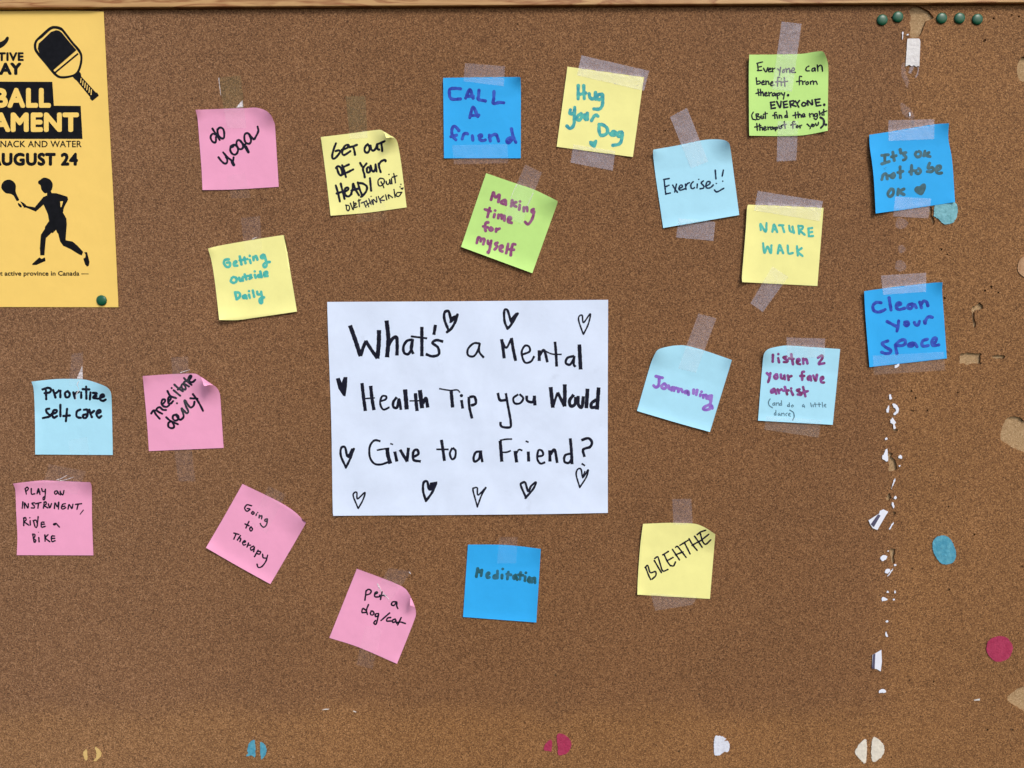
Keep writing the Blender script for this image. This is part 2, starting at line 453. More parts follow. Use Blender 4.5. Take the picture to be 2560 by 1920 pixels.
note(440, 250, Z, ('338,170 880,150 1180,142 1380,132 1545,180 1640,260', '1640,260 1698,390 1712,470 1740,920 1775,1500', '458,1555 800,1552 1120,1540 1775,1500', '338,170 372,330 402,690 440,1180 458,1555'),
 [('c', 1700, 150, 470, 10), ('c', 338, 160, 260, 3.5), ('c', 458, 1555, 260, 1.5), ('e', 338, 160, 1400, 120, 160, 1.2)], PINK,
 'pink sticky note reading do yoga, top right corner curled', [(BLACK, [(34,
 '690,600 640,582 602,622 606,680 640,725 675,735 690,712 690,640|630,495 690,590 755,690|715,505 722,580 757,640 800,665 830,648 833,570 815,503 775,477 738,488 716,530|735,990 785,1055 842,1098 880,1082 885,1030 865,985|815,905 880,980 955,1040 985,1048 996,992|945,800 937,860 962,920 1012,945 1052,922 1072,868 1060,810 1020,777 972,780 942,820 990,802|1120,712 1082,690 1052,715 1046,770 1072,830 1112,850 1150,835 1160,790 1130,722|1100,700 1160,760 1205,810|1265,592 1230,570 1192,590 1181,640 1190,710 1220,745 1265,755 1295,720 1290,660 1268,598 1310,645 1345,680 1375,640 1422,540 1410,460|1190,772 1216,745'),
 (50, '972,1065 984,1098 998,1120|1205,812 1230,860 1252,900')])])
note(760, 310, Z, ('290,225 700,175 1190,110 1318,100 1380,130 1480,190', '1480,190 1560,236 1605,292 1640,430 1690,760 1775,1440', '460,1585 1080,1535 1775,1440', '290,225 380,900 460,1585'),
 [('c', 1500, 170, 400, 10), ('c', 290, 225, 300, 1.5), ('c', 460, 1585, 300, 1.5)], YEL,
 'yellow sticky note reading get out of your head, its corner folded over', [(BLACK, [(36,
 '552,335 515,430 490,530 490,585 515,600 560,570 625,482 600,455 545,468|655,447 740,415 775,372 745,360 700,385 668,455 662,510 692,535 740,512 800,470|785,400 850,385 915,360|850,390 870,460 882,530|1100,350 1060,390 1046,450 1066,490 1105,490 1130,450 1130,390 1100,347|1150,372 1165,440 1200,460 1240,420 1262,350|1265,355 1270,430 1298,442|1265,350 1330,325 1395,295|1335,330 1345,390 1352,465|555,760 585,730 630,750 660,820 655,880 625,885 590,830 568,750|660,715 690,790 725,915|665,748 720,725 775,700|655,875 760,830 850,785|970,675 1020,760|1080,682 1020,770 1040,860 1050,920|1087,770 1090,830 1120,840 1145,800 1130,750 1102,747 1087,775|1152,722 1175,800 1205,820 1230,780 1237,700|1237,700 1255,820|1290,682 1300,750 1325,830|1295,702 1330,650 1390,620 1415,630 1408,645|550,1062 590,1200 620,1338|635,1030 665,1150 700,1290|565,1200 690,1160|700,1172 765,1132 760,1100 716,1112 702,1165 718,1232 772,1250 820,1210|812,1212 840,1120 850,1032 890,1130 950,1230|820,1150 940,1115|930,1010 960,1120 1010,1245|935,1020 1020,1030 1085,1080 1080,1150 1040,1210 985,1258|1140,937 1150,1040 1160,1150'),
 (25, '1310,940 1280,980 1286,1050 1320,1070 1370,1040 1390,985 1370,945 1320,938|1332,1000 1360,1050 1380,1100|1420,990 1430,1035 1460,1040 1480,1000 1480,962|1480,962 1495,1035|1510,942 1520,1030|1468,870|1550,857 1570,940 1580,1015|1525,920 1605,895|1675,1042|1660,1085|1682,1112 1700,1125 1710,1105'),
 (22, '730,1402 736,1470 765,1500 786,1460 775,1412 722,1402|800,1367 826,1430 850,1480 860,1400 855,1342|862,1420 900,1390 895,1362 866,1390 872,1440 920,1430|948,1302 958,1430|936,1330 975,1310|990,1365 1080,1330|1035,1350 1070,1435|1075,1322 1120,1430|1120,1292 1160,1390|1085,1400 1160,1345|1170,1312 1186,1380|1160,1250|1200,1390 1195,1302 1258,1350 1250,1262|1285,1252 1330,1360|1375,1242 1312,1310 1390,1318|1410,1222 1430,1310|1470,1290 1458,1222 1530,1270|1555,1130 1575,1268|1690,1180 1612,1188 1592,1236 1640,1248 1688,1184')])],
 flap=('1375,128 1468,182 1562,238 1492,232 1420,238 1402,180', (1420, 238), 9.5, 14.5))
note(1060, 170, Z, ('330,170 1000,160 1655,155', '1655,155 1672,230 1674,900 1672,1560', '345,1560 1672,1560', '330,170 345,1560'),
 [('c', 1680, 140, 300, 5), ('e', 330, 160, 330, 1560, 120, .8)], BLUE, 'bright blue sticky note reading call a friend in indigo marker', [(PURP, [(50,
 '632,360 540,352 452,362 438,430 452,508 500,540 628,535|720,520 790,372 850,520|745,490 855,485|950,385 945,470 940,540 1060,568|1210,405 1206,520 1200,612 1300,595 1378,600|790,858 850,678 930,842|820,820 945,815|602,1080 552,1018 510,1012 482,1070 492,1170 550,1240|465,1185 562,1160|660,1225 690,1142 740,1130 756,1140|835,1170 845,1245|948,1172 988,1152 998,1182 962,1192 968,1238 1020,1255 1060,1242|1130,1160 1145,1258|1132,1200 1180,1162 1248,1152 1290,1262|1512,1052 1540,1180 1588,1285|1490,1205 1442,1232 1432,1280 1472,1290 1522,1232')])])
note(1350, 160, Z, ('475,45 1795,230', '1795,230 1605,1607', '288,1430 1605,1607', '475,45 288,1430'),
 [('e', 475, 45, 288, 1430, 130, .9), ('c', 1605, 1607, 300, 1.2)], YEL, 'yellow sticky note reading hug your dog in teal marker', [(TEAL, [(54,
 '662,372 660,600|755,375 765,598|665,530 790,502|850,512 862,572 900,605 950,570 960,492|960,492 965,608|1072,522 1012,530 986,580 1012,612 1060,598 1082,532 1086,640 1070,730 1020,778 930,776|525,792 516,850 555,860 592,830|600,748 595,900 590,1020 560,1090 510,1110 466,1072|702,862 652,900 646,958 690,965 726,902 708,858|770,882 776,940 805,960 820,850|818,852 820,955|890,978 930,910 970,882 1004,902|1022,1042 1021,1140 1042,1220 1100,1230 1160,1188 1160,1110 1090,1052 1024,1042|1212,1202 1242,1230 1298,1220 1300,1172 1262,1162 1246,1200|1412,1177 1362,1182 1342,1230 1372,1252 1408,1230 1422,1182 1412,1300 1370,1380 1260,1405'),
 (14, '1045,1262')])], hearts=[(TEAL, '850,1340 880,1325 920,1337 960,1305 990,1320 985,1372 950,1450 900,1432 855,1390')])
note(1590, 340, Z, ('300,235 700,165 1150,72 1380,56 1535,74 1605,118', '1605,118 1628,190 1690,650 1785,1365', '470,1590 1785,1365', '300,235 296,330 340,700 470,1590'),
 [('c', 1640, 60, 460, 9), ('c', 300, 240, 260, 3), ('e', 470, 1590, 1785, 1365, 150, 1.2)], SKYB, 'pale blue sticky note reading Exercise!! with a drawn smile', [(NAVY, [(28,
 '480,750 572,735|485,750 500,880 515,1005|500,880 572,850|515,1000 592,985|635,850 675,920 715,970|700,830 670,965|737,910 800,880 790,846 760,856 742,910 772,935 850,910|855,832 865,920|860,870 890,822 925,806|990,790 952,830 952,890 985,910 1010,890|1060,830 1055,895|1165,775 1127,810 1170,860 1165,900 1110,910|1202,870 1270,830 1280,792 1232,792 1207,860 1232,900 1290,890 1335,846|1370,590 1382,740|1510,590 1490,690|1355,930 1400,965 1515,905'), (26, '1085,748|1388,820|1500,780')])])
note(1830, 120, Z, ('298,115 800,112 1200,100 1400,70 1540,56 1590,76', '1590,76 1642,200 1665,350 1660,800 1655,1430', '300,1515 850,1522 1250,1505 1655,1430', '298,115 290,500 295,1300 300,1515'),
 [('c', 1630, 50, 480, 8), ('c', 1660, 1450, 350, 3), ('e', 298, 115, 300, 1515, 260, 3)], GRN, 'green sticky note reading everyone can benefit from therapy', [(BLACK, [(24,
 '430,265 530,240|440,265 455,390|445,330 510,320|440,390 515,385|545,350 585,415 620,340|627,375 670,370 660,346 632,370 637,410 680,405|695,346 705,410|700,370 745,346|790,360 835,402|840,332 820,470|895,372 872,400 882,425 905,410 902,372|930,352 945,420|940,380 990,352 1000,425|1022,400 1080,380 1065,342 1032,370 1032,420 1098,420|1330,312 1286,340 1282,390 1340,395|1425,342 1387,360 1387,400 1420,390 1436,346 1440,400|1475,292 1485,400|1480,330 1530,296 1555,320 1565,400|420,515 430,625|430,580 480,572 485,610 437,625|512,600 555,590 545,562 517,590 522,630 570,625|585,566 590,630|590,590 625,572 640,625|667,620 710,600 695,576 667,610 677,650 730,635|825,506 792,512 790,590 785,660|755,585 830,575|850,580 855,650|855,535|905,510 915,660|870,590 960,575|1205,492 1167,492 1165,570 1165,635|1115,580 1200,566|1215,572 1225,625|1220,590 1265,572|1310,582 1277,600 1290,630 1325,610 1312,582|1355,580 1360,625|1360,590 1400,567 1410,625|1410,590 1450,572 1475,625|450,712 465,820|415,785 530,755|490,712 500,820|500,780 535,772 545,825|567,800 605,785 590,762 567,790 577,825 620,820|635,762 645,825|640,785 685,767|735,777 702,790 702,825 735,815 746,782 755,825|775,782 790,880|780,790 820,777 830,805 792,820|850,772 880,810|910,772 890,880'),
 (30, '665,940 735,930|670,940 680,1045|675,990 735,980|680,1045 750,1035|775,925 830,1028 850,922|885,930 950,917|890,930 900,1030|895,980 955,970|900,1030 965,1020|1000,922 1015,1020|1005,922 1068,912 1060,960 1015,975 1105,1005|1095,917 1130,960|1165,907 1130,965 1155,1020|1230,942 1207,970 1220,1000 1265,995 1280,960 1237,937|1315,990 1306,908 1388,978 1385,897|1435,890 1520,880|1440,890 1460,1000|1450,945 1510,935|1460,1000 1535,990'), (44, '970,815|1595,980|1625,1325'),
 (23, '370,1107 342,1160 360,1225 415,1240|415,1140 430,1230|415,1140 465,1140 442,1180 490,1195 470,1230 432,1230|505,1170 512,1220 535,1210 540,1167 550,1215|575,1107 580,1215|545,1145 610,1130|765,1112 737,1120 745,1215|705,1165 770,1150|775,1160 790,1215|815,1157 820,1210|820,1175 850,1162 865,1210|945,1087 960,1200|950,1160 922,1165 912,1195 955,1190|1095,1112 1100,1210|1055,1165 1170,1140|1140,1102 1150,1200|1150,1160 1190,1152 1200,1195|1217,1180 1260,1160 1240,1132 1217,1160 1227,1190 1265,1180|1340,1132 1350,1190|1345,1150 1385,1132|1405,1140 1410,1180|1470,1132 1432,1140 1432,1180 1470,1170 1477,1132 1475,1200 1450,1235 1420,1210|1510,1092 1520,1160|1520,1130 1550,1122 1560,1160|1585,1062 1590,1160|1560,1110 1640,1086|430,1302 440,1420|395,1365 500,1340|475,1312 485,1420|485,1380 520,1367 530,1415|547,1400 590,1380 570,1357 547,1385 562,1420 600,1410|620,1362 630,1410|625,1380 660,1362|700,1362 672,1375 672,1405 700,1400 712,1367 720,1400|740,1370 755,1430|745,1375 785,1367 785,1395 752,1400|810,1342 820,1390|870,1332 842,1350 870,1370 842,1390|905,1272 920,1385|885,1330 940,1317|1085,1272 1052,1277 1055,1385|1015,1330 1100,1312|1125,1337 1107,1360 1125,1380 1145,1357 1127,1337|1165,1337 1180,1380|1170,1350 1205,1332|1300,1312 1340,1350|1385,1312 1350,1390|1400,1322 1387,1345 1410,1355 1425,1332 1402,1317|1445,1302 1460,1335 1490,1320 1495,1282'), (34, '1530,1197 1585,1240 1585,1320 1540,1375')])])
note(2120, 300, Z, ('370,255 700,205 1200,120 1490,75 1745,55', '1745,55 1735,330 1800,700 1850,1420', '480,1615 1000,1545 1850,1420', '370,255 376,450 440,950 480,1615'),
 [('e', 360, 600, 480, 1615, 420, 4.5), ('c', 1750, 40, 330, 4), ('c', 1850, 1420, 260, 2)], BLUE, 'bright blue sticky note reading it is OK not to be OK, lifted at left', [(GREY, [(47,
 '582,610 698,600|635,610 640,742|587,758 713,717|775,557 800,698|752,635 832,616|1000,562 952,577 1000,640 988,680 957,690|1182,552 1162,600 1200,638 1253,618 1258,562 1227,542|1330,537 1312,618|1400,562 1332,598 1422,632|585,1028 610,950 660,932 680,1018|760,942 742,978 780,1000 804,960 790,922|705,962 745,972|900,807 905,998|862,905 948,887|1100,782 1095,938|1067,895 1140,872|1180,872 1172,910 1220,925 1258,880 1222,837|1410,747 1382,830 1458,820 1478,850 1450,890 1372,890|1532,880 1598,830 1590,792 1542,802 1522,880 1560,920 1618,915|750,1192 702,1240 692,1298 735,1323 783,1270 780,1202 737,1192|870,1192 862,1288|968,1192 882,1240 972,1288'), (56, '903,512 914,566'), (12, '625,838|640,848|655,820')])],
 hearts=[(GREY, '1150,1180 1190,1142 1235,1142 1290,1097 1340,1107 1345,1180 1300,1280 1255,1300 1180,1260 1147,1220')])
note(1120, 440, Z, ('658,-49 1180,130 1500,240 1893,430', '1893,430 1880,500 1700,1000 1458,1680', '225,1225 1458,1680', '658,-49 225,1225'),
 [('c', 1893, 410, 460, 6), ('e', 225, 1225, 1458, 1680, 230, 3.2)], GRN, 'tilted green sticky note reading making time for myself', [(MAUV, [(46,
 '745,408 785,282 820,370 890,322 870,448|985,412 927,440 922,470 983,480 1000,422 1000,498|1110,422 1090,523|1178,452 1102,482 1180,530|1240,502 1230,578|1245,440|1310,542 1310,608|1320,562 1362,542 1370,608|1480,572 1442,592 1452,630 1485,602 1480,660 1450,750 1402,820 1370,830 1332,792|720,552 682,708|637,576 738,608|805,662 795,708|815,597|875,672 867,728|880,690 928,672 930,738|940,692 978,690 975,768|1040,770 1090,742 1080,712 1047,722 1037,790 1098,808|695,802 652,812 642,900 650,948|607,870 688,888|740,887 717,920 745,943 773,915 742,887|835,912 830,958|840,930 893,906|497,1158 525,1062 568,1082 565,1128|570,1092 628,1092 610,1178|690,1117 692,1168 730,1168 750,1117|745,1122 720,1260 697,1328 687,1312|855,1152 817,1172 850,1220 807,1268|897,1260 943,1232 935,1202 902,1217 897,1280 938,1303|1040,1172 1007,1333|1163,1182 1122,1177 1097,1260 1085,1368|1047,1265 1138,1275')])])
note(480, 580, Z, ('275,285 480,235 900,160 1540,58 1575,76', '1575,76 1650,400 1815,1375', '470,1520 780,1522 1100,1480 1815,1375', '275,285 340,520 400,900 470,1520'),
 [('c', 470, 1520, 520, 4.5), ('c', 275, 285, 260, 3.5), ('e', 470, 1520, 1815, 1375, 200, 1.8)], YEL, 'yellow sticky note reading getting outside daily in turquoise marker', [(TEAL2, [(42,
 '638,472 572,482 552,540 600,603 653,590 650,527 602,532|722,550 770,520 760,502 727,530 732,580 783,580|825,422 855,558|905,442 925,538|822,490 958,467|1000,482 1015,538|998,412|1060,432 1065,488|1065,450 1108,412 1130,478|1230,392 1192,420 1202,453 1248,440 1250,392 1280,500 1290,578 1252,608 1232,570 1270,532 1343,517|690,792 672,850 720,878 768,850 760,792 712,777|815,792 826,838 860,838 870,792 880,838|910,732 940,818|882,780 968,757|1020,742 992,760 1033,788 992,808|1085,742 1100,788|1085,680|1180,682 1205,778|1190,742 1142,747 1147,778 1200,770|1247,740 1298,720 1290,682 1252,702 1252,758 1308,760|745,1042 770,1163|745,1042 818,1052 828,1110 782,1163|920,1092 882,1110 887,1143 930,1130 935,1092 945,1148|985,1082 1000,1138|985,1022|1050,1012 1075,1118|1127,1032 1137,1078 1183,1075|1195,1032 1210,1130 1213,1218 1182,1228 1167,1170 1190,1142 1243,1130')])])
note(1800, 490, Z, ('485,150 1100,172 1790,205', '1790,205 1683,1555', '385,1488 1683,1555', '485,150 466,230 440,650 382,1350 385,1488'),
 [('e', 470, 200, 385, 1488, 260, 3), ('c', 385, 1488, 250, 1.5)], YEL, 'yellow sticky note reading NATURE WALK in capitals', [(TEAL2, [(36,
 '705,588 702,482 788,618 805,467|905,618 935,492 990,623|912,575 978,575|1022,505 1098,505|1075,512 1110,623|1195,512 1212,600 1262,618 1252,522 1280,638|1355,512 1370,653|1355,520 1428,520 1420,570 1377,590 1463,668|1527,560 1593,552|1530,562 1536,693|1537,630 1593,620|1542,695 1608,690|745,817 770,983 820,872 878,988 890,852|1000,993 1030,847 1093,988|1017,940 1070,940|1170,852 1185,988 1258,985|1330,867 1345,1028|1410,902 1347,960 1428,1038')])])
note(2110, 690, Z, ('348,262 680,215 1000,175 1560,115 1705,110', '1705,110 1696,250 1720,600 1778,1425', '440,1575 1778,1425', '348,262 370,700 440,1575'),
 [('c', 1710, 90, 330, 4.5), ('e', 348, 262, 440, 1575, 180, 1.8)], BLUE, 'bright blue sticky note reading clean your space', [(PURP, [(50,
 '640,462 562,456 502,510 512,590 580,623 660,605 713,577|780,378 815,588|902,520 980,490 960,462 912,482 907,550 960,580 1048,556|1180,482 1112,502 1102,548 1160,560 1210,492 1250,548|1310,452 1340,548|1330,490 1380,432 1430,452 1450,513|747,787 900,868|945,777 935,870 915,953|1052,800 1100,792 1120,830 1085,860 1047,837|1217,802 1232,840 1280,845 1305,782|1390,782 1405,818|1400,810 1430,732 1480,702 1528,715|758,1122 662,1162 720,1230 808,1280 790,1328 720,1340 652,1316|890,1192 900,1270 915,1338|890,1190 960,1122 1048,1102 1058,1170 1000,1203 922,1200|1190,1152 1122,1180 1122,1213 1180,1210 1220,1162 1263,1223|1440,1092 1362,1120 1347,1190 1390,1213 1458,1200|1522,1160 1580,1140 1598,1082 1560,1072 1517,1130 1542,1200 1638,1190')])])
note(1560, 850, Z, ('560,195 622,150 800,106 930,92 1080,100 1400,185 1865,345', '1865,345 1485,1590', '228,1238 850,1418 1485,1590', '560,195 508,295 440,480 225,1225'),
 [('c', 500, 100, 520, 9), ('c', 1865, 345, 280, 2.5), ('e', 228, 1238, 1485, 1590, 150, 1.6), ('e', 1865, 345, 1485, 1590, 150, 1.2)], SKYB,
 'pale blue sticky note reading Journalling, top left corner curled', [(VIOL, [(48,
 '552,627 663,653|610,642 605,740 590,800 542,815 512,787|690,757 652,790 662,828 710,838 733,795 702,757|770,792 777,838 820,848 830,802 825,868|870,822 865,878|870,840 905,830|940,842 940,893|945,860 990,852 1010,898|1090,882 1052,892 1057,918 1100,910 1115,892 1115,943|1205,862 1200,923|1265,867 1250,948|1320,942 1315,968|1340,895|1370,952 1370,998|1375,962 1418,952 1430,1008|1515,962 1462,972 1452,1008 1500,1018 1515,972 1500,1060 1490,1110|1490,1112 1402,1150 1372,1190 1410,1208 1478,1190 1500,1132 1520,1142 1525,1178')])])
note(1840, 840, Z, ('510,265 580,217 760,176 920,165 1350,195 1800,225', '1800,225 1740,850 1672,1535', '380,1462 1672,1535', '510,265 474,352 440,700 380,1462'),
 [('c', 440, 170, 460, 8), ('e', 380, 1462, 1672, 1535, 120, .9)], SKYB, 'pale blue sticky note reading listen 2 your fave artist', [(PLUM, [(42,
 '638,327 635,443|730,382 745,453|732,312|870,357 817,372 888,420 880,448 827,450|955,317 985,488|917,385 998,395|1052,450 1100,420 1085,392 1057,410 1062,470 1110,488|1160,392 1165,478|1170,420 1213,397 1235,473|1417,375 1480,337 1493,380 1432,480 1528,470|535,642 590,698|595,642 575,740 555,798|690,662 662,700 682,738 718,720 707,662|775,667 782,728 828,728 835,672 845,748|895,682 910,758|905,710 958,692|1175,617 1142,632 1145,758|1112,690 1178,690|1275,692 1242,720 1252,758 1288,740 1285,692 1300,768|1335,682 1380,773 1400,672|1467,760 1510,730 1500,702 1467,730 1477,798 1520,803|650,912 612,940 612,978 658,960 660,912 695,998|720,922 745,988|735,950 788,922|845,882 885,1008|817,945 908,940|955,952 985,1018|955,905|1095,922 1052,940 1128,990 1120,1018 1067,1010|1160,882 1200,1043|1122,985 1243,952')]),
 (PENC, [(14, '665,1152 637,1170 642,1200 670,1180 670,1152 675,1200|695,1152 700,1200|700,1170 735,1152 745,1200|785,1117 790,1200|785,1160 762,1165 762,1198 790,1190|920,1152 925,1220|920,1190 892,1192 892,1218 925,1215|975,1192 957,1210 970,1230 995,1210 977,1190|1170,1182 1147,1200 1155,1225 1180,1200 1185,1235|1290,1157 1305,1225|1330,1187 1335,1225|1365,1152 1375,1225|1350,1180 1400,1180|1435,1152 1440,1225|1415,1180 1465,1180|1490,1147 1500,1230|1522,1205 1555,1190 1540,1177 1522,1205 1555,1230'), (19, '590,1087 562,1140 575,1200 630,1240')]), (PENC, [(14, '690,1282 690,1370|690,1320 662,1340 667,1370 695,1350|750,1332 727,1350 735,1375 760,1350 765,1375|785,1332 790,1375|790,1345 825,1332 835,1375|885,1332 857,1350 870,1380|907,1360 940,1345 920,1332 907,1370 940,1385'), (19, '930,1280 990,1320 1005,1390 980,1453')])])
note(20, 920, Z, ('405,235 700,202 940,188 1290,196 1480,240 1680,316 1750,372', '1750,372 1785,475 1800,950 1810,1503', '470,1495 1810,1503', '405,235 446,400 465,900 470,1495'),
 [('c', 1800, 240, 520, 9), ('c', 405, 225, 280, 3.5), ('e', 470, 900, 470, 1495, 150, 1.4)], SKYB, 'pale blue sticky note reading Prioritize self care', [(BLACK, [(38,
 '597,370 690,342 743,370 720,420 632,435|655,382 660,538|780,382 820,508|815,440 860,410 878,387|905,392 905,503|1030,402 987,430 997,498 1045,503 1068,450 1032,398|1130,422 1155,523|1145,470 1170,432 1223,412|1265,422 1265,513|1350,322 1355,528|1292,365 1403,370|1425,422 1415,543|1467,430 1533,440 1472,510 1558,530|1480,490 1530,485|1602,510 1658,490 1650,457 1607,470 1592,540 1640,568 1688,545|713,702 662,712 672,770 728,830 602,865|752,795 830,770 843,732 792,732 762,800 792,858 848,830|905,637 905,833|1020,707 1010,820 1000,918|957,830 1068,820|1250,717 1192,750 1182,820 1210,853 1258,860|1312,722 1368,722 1373,790 1302,812 1302,858 1350,858 1375,800|1405,722 1425,790 1450,848|1425,790 1488,742|1532,790 1598,760 1593,727 1552,737 1527,800 1570,858 1613,830')])])
note(300, 910, Z, ('392,208 800,180 1230,165 1330,180 1400,225 1560,340', '1560,340 1660,400 1715,485 1735,600 1760,1000 1790,1450', '500,1505 1790,1450', '392,208 430,600 470,1060 500,1505'),
 [('c', 1570, 300, 450, 11), ('c', 392, 200, 280, 3), ('e', 392, 200, 1230, 150, 150, 1.2)], PINK, 'pink sticky note reading meditate daily, its corner folded over', [(BLACK, [(34,
 '540,855 580,802 620,870 685,945|580,802 625,802 670,830 730,860|628,800 642,765 690,747 740,790 795,795|732,700 780,642 770,612 732,620 717,680 752,730 810,740 850,710|840,652 880,592 860,562 832,600 837,678 880,680 918,640|820,467 870,550 970,590|925,452 1040,548|893,415|940,357 1010,420 1085,470|1000,440 1060,390|1090,342 1062,370 1082,428 1130,440 1130,390 1092,335 1190,388|1105,242 1160,300 1235,358|1110,312 1190,262|1192,280 1238,212 1210,202 1182,260 1212,308 1260,310 1300,272|985,678|800,922 880,988 1000,1040|880,990 837,1020 837,1080 880,1108 928,1098 930,1050 892,992|980,872 922,890 912,940 950,978 1000,960 1010,902 962,872 1030,960 1080,940 1100,890 1062,765 1100,800 1150,850 1180,820 1140,730 1112,642 1130,632 1170,700 1220,750 1270,720 1288,652|1217,592 1338,600|1260,522 1320,600 1380,700 1435,808')])],
 flap=('1402,226 1500,290 1608,366 1540,362 1456,380 1430,300', (1456, 380), 10.5, 15.5))
note(0, 1180, Z, ('222,200 560,160 760,146 900,150 1250,165 1555,178', '1555,178 1584,280 1590,800 1612,1441', '290,1437 1612,1441', '222,200 264,320 280,700 300,1100 290,1437'),
 [('c', 222, 185, 260, 4.5), ('c', 1590, 160, 340, 5.5), ('e', 222, 180, 1555, 150, 200, 2)], PINK, 'pink sticky note reading play an instrument, ride a bike', [(BLACK, [(25,
 '435,287 455,380|440,282 470,262 490,290 462,325 447,325|540,287 545,380 600,375|640,375 665,287 690,385|645,345 690,345|720,287 737,335 775,330 785,297|785,300 780,400 770,470 747,480 747,440 780,420|985,327 952,332 942,365 965,385 995,352 990,327 1020,385|1040,332 1045,395|1040,350 1085,395 1105,322|395,517 385,625|425,625 425,532 480,620 490,547|600,532 552,542 595,590 590,620 542,620|612,550 710,527|665,540 655,625|765,522 750,625|760,522 795,517 795,560 762,580 825,620|835,552 860,620 890,547|940,630 950,532 990,600 1015,517 1010,640|1130,547 1082,560 1062,620 1090,640 1135,615|1062,600 1120,590|1175,640 1195,562 1240,630 1260,557|1305,560 1410,547|1350,555 1330,645|410,792 410,925|407,800 440,787 450,830 422,860 500,920|520,842 525,915|515,790|580,852 610,950 640,940 660,772|572,842 620,832 640,880|760,867 717,872 717,950 780,940|717,905 770,900|960,892 932,892 927,910 955,910 965,887 1025,950|565,1077 590,1215|565,1072 600,1077 600,1120 582,1150 620,1180 602,1215|670,1132 675,1205|775,1087 780,1195|830,1082 787,1140 860,1205|945,1107 892,1112 897,1200 950,1187|887,1150 945,1145'), (17, '1440,657 1385,728|665,1040')])])
note(480, 1210, Y4, ('500,0 720,105 880,186 1010,270 1125,378', '1125,378 1100,440 777,993', '138,632 460,818 777,993', '500,0 320,320 138,632'),
 [('c', 1135, 365, 280, 6), ('c', 138, 632, 200, 2), ('e', 138, 632, 777, 993, 90, 1.6), ('e', 620, 30, 1125, 360, 120, 1.2)], PINK, 'tilted pink sticky note reading Going to Therapy', [(BLACK, [(15,
 '590,216 546,206 522,240 545,270 575,250 547,242|600,275 590,290 605,300 618,286 602,273|640,296 635,312|652,283|668,309 665,335|670,320 693,316 690,345|745,346 722,352 726,370 748,360 748,346 740,400 715,428 690,415 676,391|565,371 535,435|526,396 565,415|585,426 571,445 585,467 600,446 585,425|415,486 465,500|437,495 415,545|480,511 450,555|465,536 485,541 475,570|502,580 530,575 524,561 502,580 511,605 532,600|560,586 545,625|552,606 580,606|610,616 581,631 586,655 610,645 620,621 612,670|655,656 620,720|650,666 680,671 670,695 645,690|700,696 706,730 735,735|750,706 730,770 690,820 656,825 645,796')])])
note(790, 1420, Y4, ('405,8 600,80 780,150 880,202 930,268', '930,268 975,370 991,455 968,535 900,710 803,950', '132,692 420,785 803,950', '405,8 132,692'),
 [('c', 985, 270, 240, 9.5), ('c', 803, 950, 150, 1.5), ('e', 405, 0, 800, 140, 80, 1)], PINK, 'tilted pink sticky note reading pet a dog/cat', [(BLACK, [(16,
 '497,226 485,318|495,231 520,211 547,226 535,255 500,267|581,262 608,250 605,236 583,250 586,285 630,285|655,236 640,310|631,270 690,275|795,336 760,336 749,365 775,370 800,336 800,375 812,402|520,363 500,420 510,460|500,425 466,401 456,440 490,440|548,426 539,455 560,467 575,446 560,426|620,451 591,456 589,480 615,475 622,451 605,530 590,559 573,545 590,521|730,446 645,520|740,491 711,496 701,525 745,525|785,506 761,516 761,540 790,530 790,511 800,550|845,491 810,565|796,540 840,536 885,550')])],
 flap=('938,295 962,340 979,386 956,378 935,372', (935, 372), 9.0, 12.0))
note(1100, 1340, Y4, ('277,85 560,86 760,98 1000,128', '1000,128 955,858', '228,803 955,858', '277,85 228,803'),
 [('c', 1000, 128, 200, 2), ('e', 228, 803, 955, 858, 90, .9), ('e', 1000, 128, 955, 858, 100, 1.2)], BLUE, 'bright blue sticky note reading Meditation, lowest of the blue notes', [(GREY2, [(26,
 '360,404 372,322|375,322 390,360 415,336 408,394|466,390 490,371 480,361 463,385 471,414 490,410|570,347 568,418|565,390 536,396 536,419 570,414|615,386 614,418|622,327|678,357 668,428|662,378 703,385|750,386 726,405 736,424 755,406 765,434|800,362 792,428|777,385 823,390|845,402 842,443|852,365|885,411 873,440 890,459 905,436 889,410|912,421 912,458|916,426 940,417 942,463')])])
note(1550, 1290, Y4, ('228,78 480,68 720,75 800,95 870,130 945,182', '945,182 935,300 892,822', '172,780 892,822', '228,78 200,300 178,600 172,780'),
 [('c', 960, 120, 290, 8.5), ('c', 172, 780, 120, 1.5), ('e', 228, 78, 172, 780, 90, 1.2)], YEL, 'yellow sticky note reading BREATHE on a slant', [(BLACK, [(16,
 '255,511 285,590 305,630|250,511 275,491 300,560 350,551 355,590 320,625|340,441 380,510 410,560|345,421 375,406 400,480 425,545 475,530|425,385 480,351|440,386 470,450 500,494|465,445 525,411|500,490 530,495 550,456|520,331 560,390 590,435|550,311 570,302 610,350 655,410|550,385 625,356|595,290 675,241|640,266 695,375|685,226 720,285 765,340|740,201 775,250 815,310|715,290 795,246|765,185 800,158 850,141|795,170 820,250 850,280 900,236|800,245 880,181')])])

